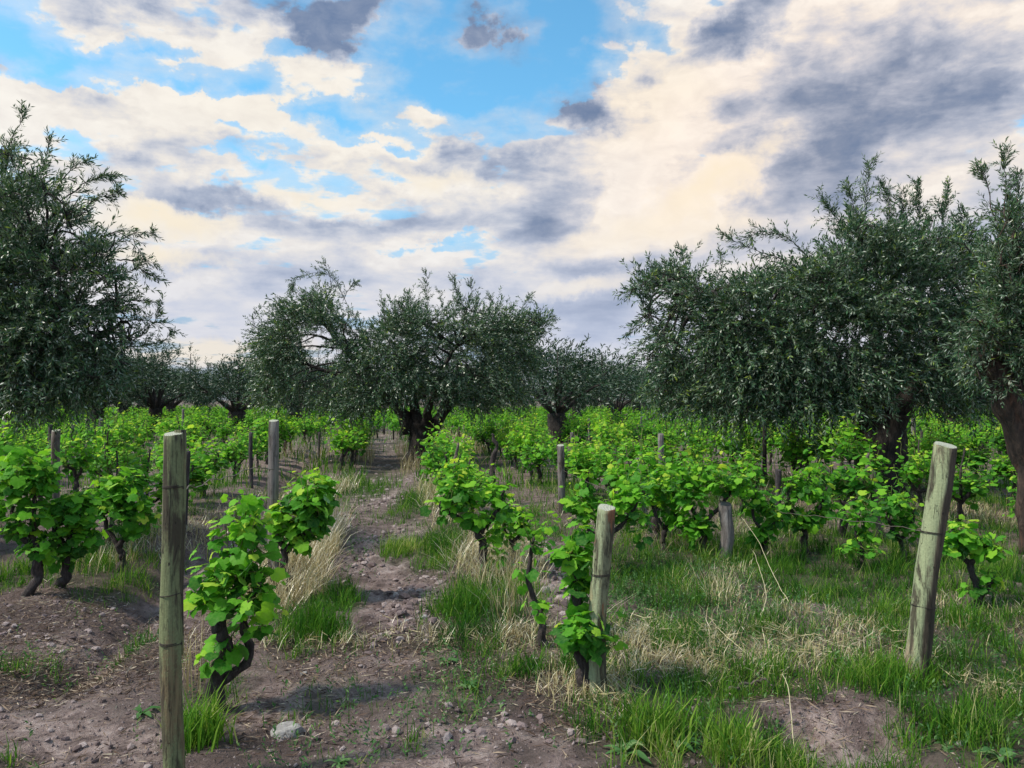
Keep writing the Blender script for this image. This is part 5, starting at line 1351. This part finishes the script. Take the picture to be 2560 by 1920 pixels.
tuft(1140, 1450, .07, 110, .14, .007, 'grey green grass tuft on the soil left of the short front post', hue=.35, seed=4)
tuft(1400, 1600, .10, 200, .24, .009, 'lush green grass tuft at the bottom, right of the short front post', hue=.66, seed=5)
tuft(1590, 1640, .07, 160, .24, .009, 'fresh broad grass tuft at the bottom border left of the bare hollow', hue=.72, seed=6)
tuft(1930, 1470, .12, 400, .17, .006, 'soft green grass cushion at the foot of the leaning right-hand post', hue=.60, seed=7)
tuft(2030, 1565, .08, 170, .16, .008, 'dark green weed tuft below and right of the leaning post', hue=.36, seed=8)
tuft(2060, 1350, .06, 60, .26, .009, 'upright broad-bladed grass tuft to the right of the leaning post', hue=.55, seed=9, lean=.25)
tuft(1010, 1330, .11, 430, .24, .0065, 'dense green clump of grass right of the path under the wide-armed vine', hue=.42, seed=10, lean=.25)
tuft(955, 1195, .10, 260, .26, .006, 'dark green grass clump right of the bright tuft on the path', hue=.30, seed=11, lean=.3)
tuft(1560, 1300, .05, 45, .30, .006, 'dried straw-coloured weed in front of the stump-like post', mat='dry', hue=.75, seed=12, lean=.5, cat='dry weed', name='dry_weed')

def rosette(px, py, n, L, label, seed):
    r_ = rs(seed)
    cx, cy = G(px, py)
    root = empty('broadleaf_weed', (cx, cy, float(ground_h(cx, cy))), label, 'weed')
    t = np.linspace(0, 1, 7)
    for i in range(n):
        a = i * 2.4 + r_.uniform(-.3, .3); l = L * r_.uniform(.6, 1.1); w = l * .13 * r_.uniform(.8, 1.3); e = r_.uniform(.5, 1.15)
        rad = l * (np.cos(e) * t + .25 * t * t); z = l * (np.sin(e) * t - .55 * t ** 2.2)
        hw = w * np.sin(np.pi * np.clip(t * .93 + .07, 0, 1)) ** .7
        d = np.array([math.cos(a), math.sin(a)]); p = np.array([-d[1], d[0]])
        mid = np.stack([d[0] * rad, d[1] * rad, z], 1)
        side = np.stack([p[0] * hw, p[1] * hw, hw * .35 + .12 * w * np.sin(t * 14)], 1)
        V = np.concatenate([mid - side * [1, 1, -1], mid, mid + side])
        F = []
        for j in range(6):
            for b0 in (0, 7):
                F += [[b0 + j, b0 + 7 + j, b0 + 8 + j], [b0 + j, b0 + 8 + j, b0 + 1 + j]]
        MB().add(V, F, float(np.clip(r_.normal(.5, .2), 0, 1))).build('leaf', M['weed'], root)
rosette(1454, 1612, 11, .15, 'broadleaf weed in the grass at the bottom, between the bare hollow and the short post', 1)
rosette(1012, 1492, 9, .11, 'grey green broadleaf weed on the soil left of the short front post', 2)
rosette(965, 1440, 8, .10, 'small broadleaf weed in the dead litter at the end of the path', 3)
rosette(2150, 1628, 10, .13, 'broadleaf weed in the bottom right corner', 4)
rosette(1345, 1632, 9, .13, 'broadleaf weed below the short front post at the bottom border', 5)
rosette(1655, 1440, 9, .13, 'broadleaf weed at the upper rim of the bare hollow', 6)
rosette(735, 1648, 9, .07, 'little broadleaf weed at the bottom border below the flat pale stone', 7)
rosette(312, 1540, 6, .10, 'small weed sprouting just left of the tall front left post', 8)

def stalk(pts, rad, label, mat='dry', name='dry_stalk', seed=0, cat='dry stalk'):
    C = []
    for (px, py, z) in pts:
        x, y = G(px, py, z)
        C.append((x, y, z + float(ground_h(x, y))))
    v, f = tube(curve(C, 26, rad, seed), np.linspace(rad, rad * .5, 26), 5)
    tag(MB().add(v, f, .95).build(name, M[mat]), label, cat)
stalk([(1727, 1600, .015), (1712, 1540, .07), (1700, 1490, .10), (1688, 1452, .13)], .0030, 'straight white dry stalk leaning over the bare hollow at bottom right', seed=1)
stalk([(1706, 1610, .01), (1692, 1580, .04), (1688, 1555, .06), (1698, 1525, .06)], .0028, 'curved white dry stalk left of the bare hollow', seed=2)
stalk([(1560, 1478, .03), (1590, 1462, .06), (1630, 1455, .07), (1655, 1462, .06), (1665, 1485, .02)], .010, 'grey dead twig arched in the grass above the bare hollow', 'rope_wood', 'dead_twig', 3, 'dead twig')
stalk([(1615, 1405, .05), (1560, 1360, .08), (1530, 1330, .10)], .0028, 'long straw lying in the dry grass mat', seed=4)
stalk([(1640, 1335, .05), (1652, 1290, .12), (1640, 1240, .25), (1625, 1190, .35)], .003, 'tall thin straw stalk right of the stump-like post', seed=5)
stalk([(1700, 1300, .05), (1672, 1250, .15), (1640, 1180, .35), (1600, 1120, .5)], .003, 'long bent straw stalk in front of the right-hand vines', seed=6)
stalk([(345, 1275, .03), (320, 1290, .05), (290, 1330, .02)], .006, 'thin dead twig on the bank left of the tall front left post', 'rope_wood', 'dead_twig', 7, 'dead twig')
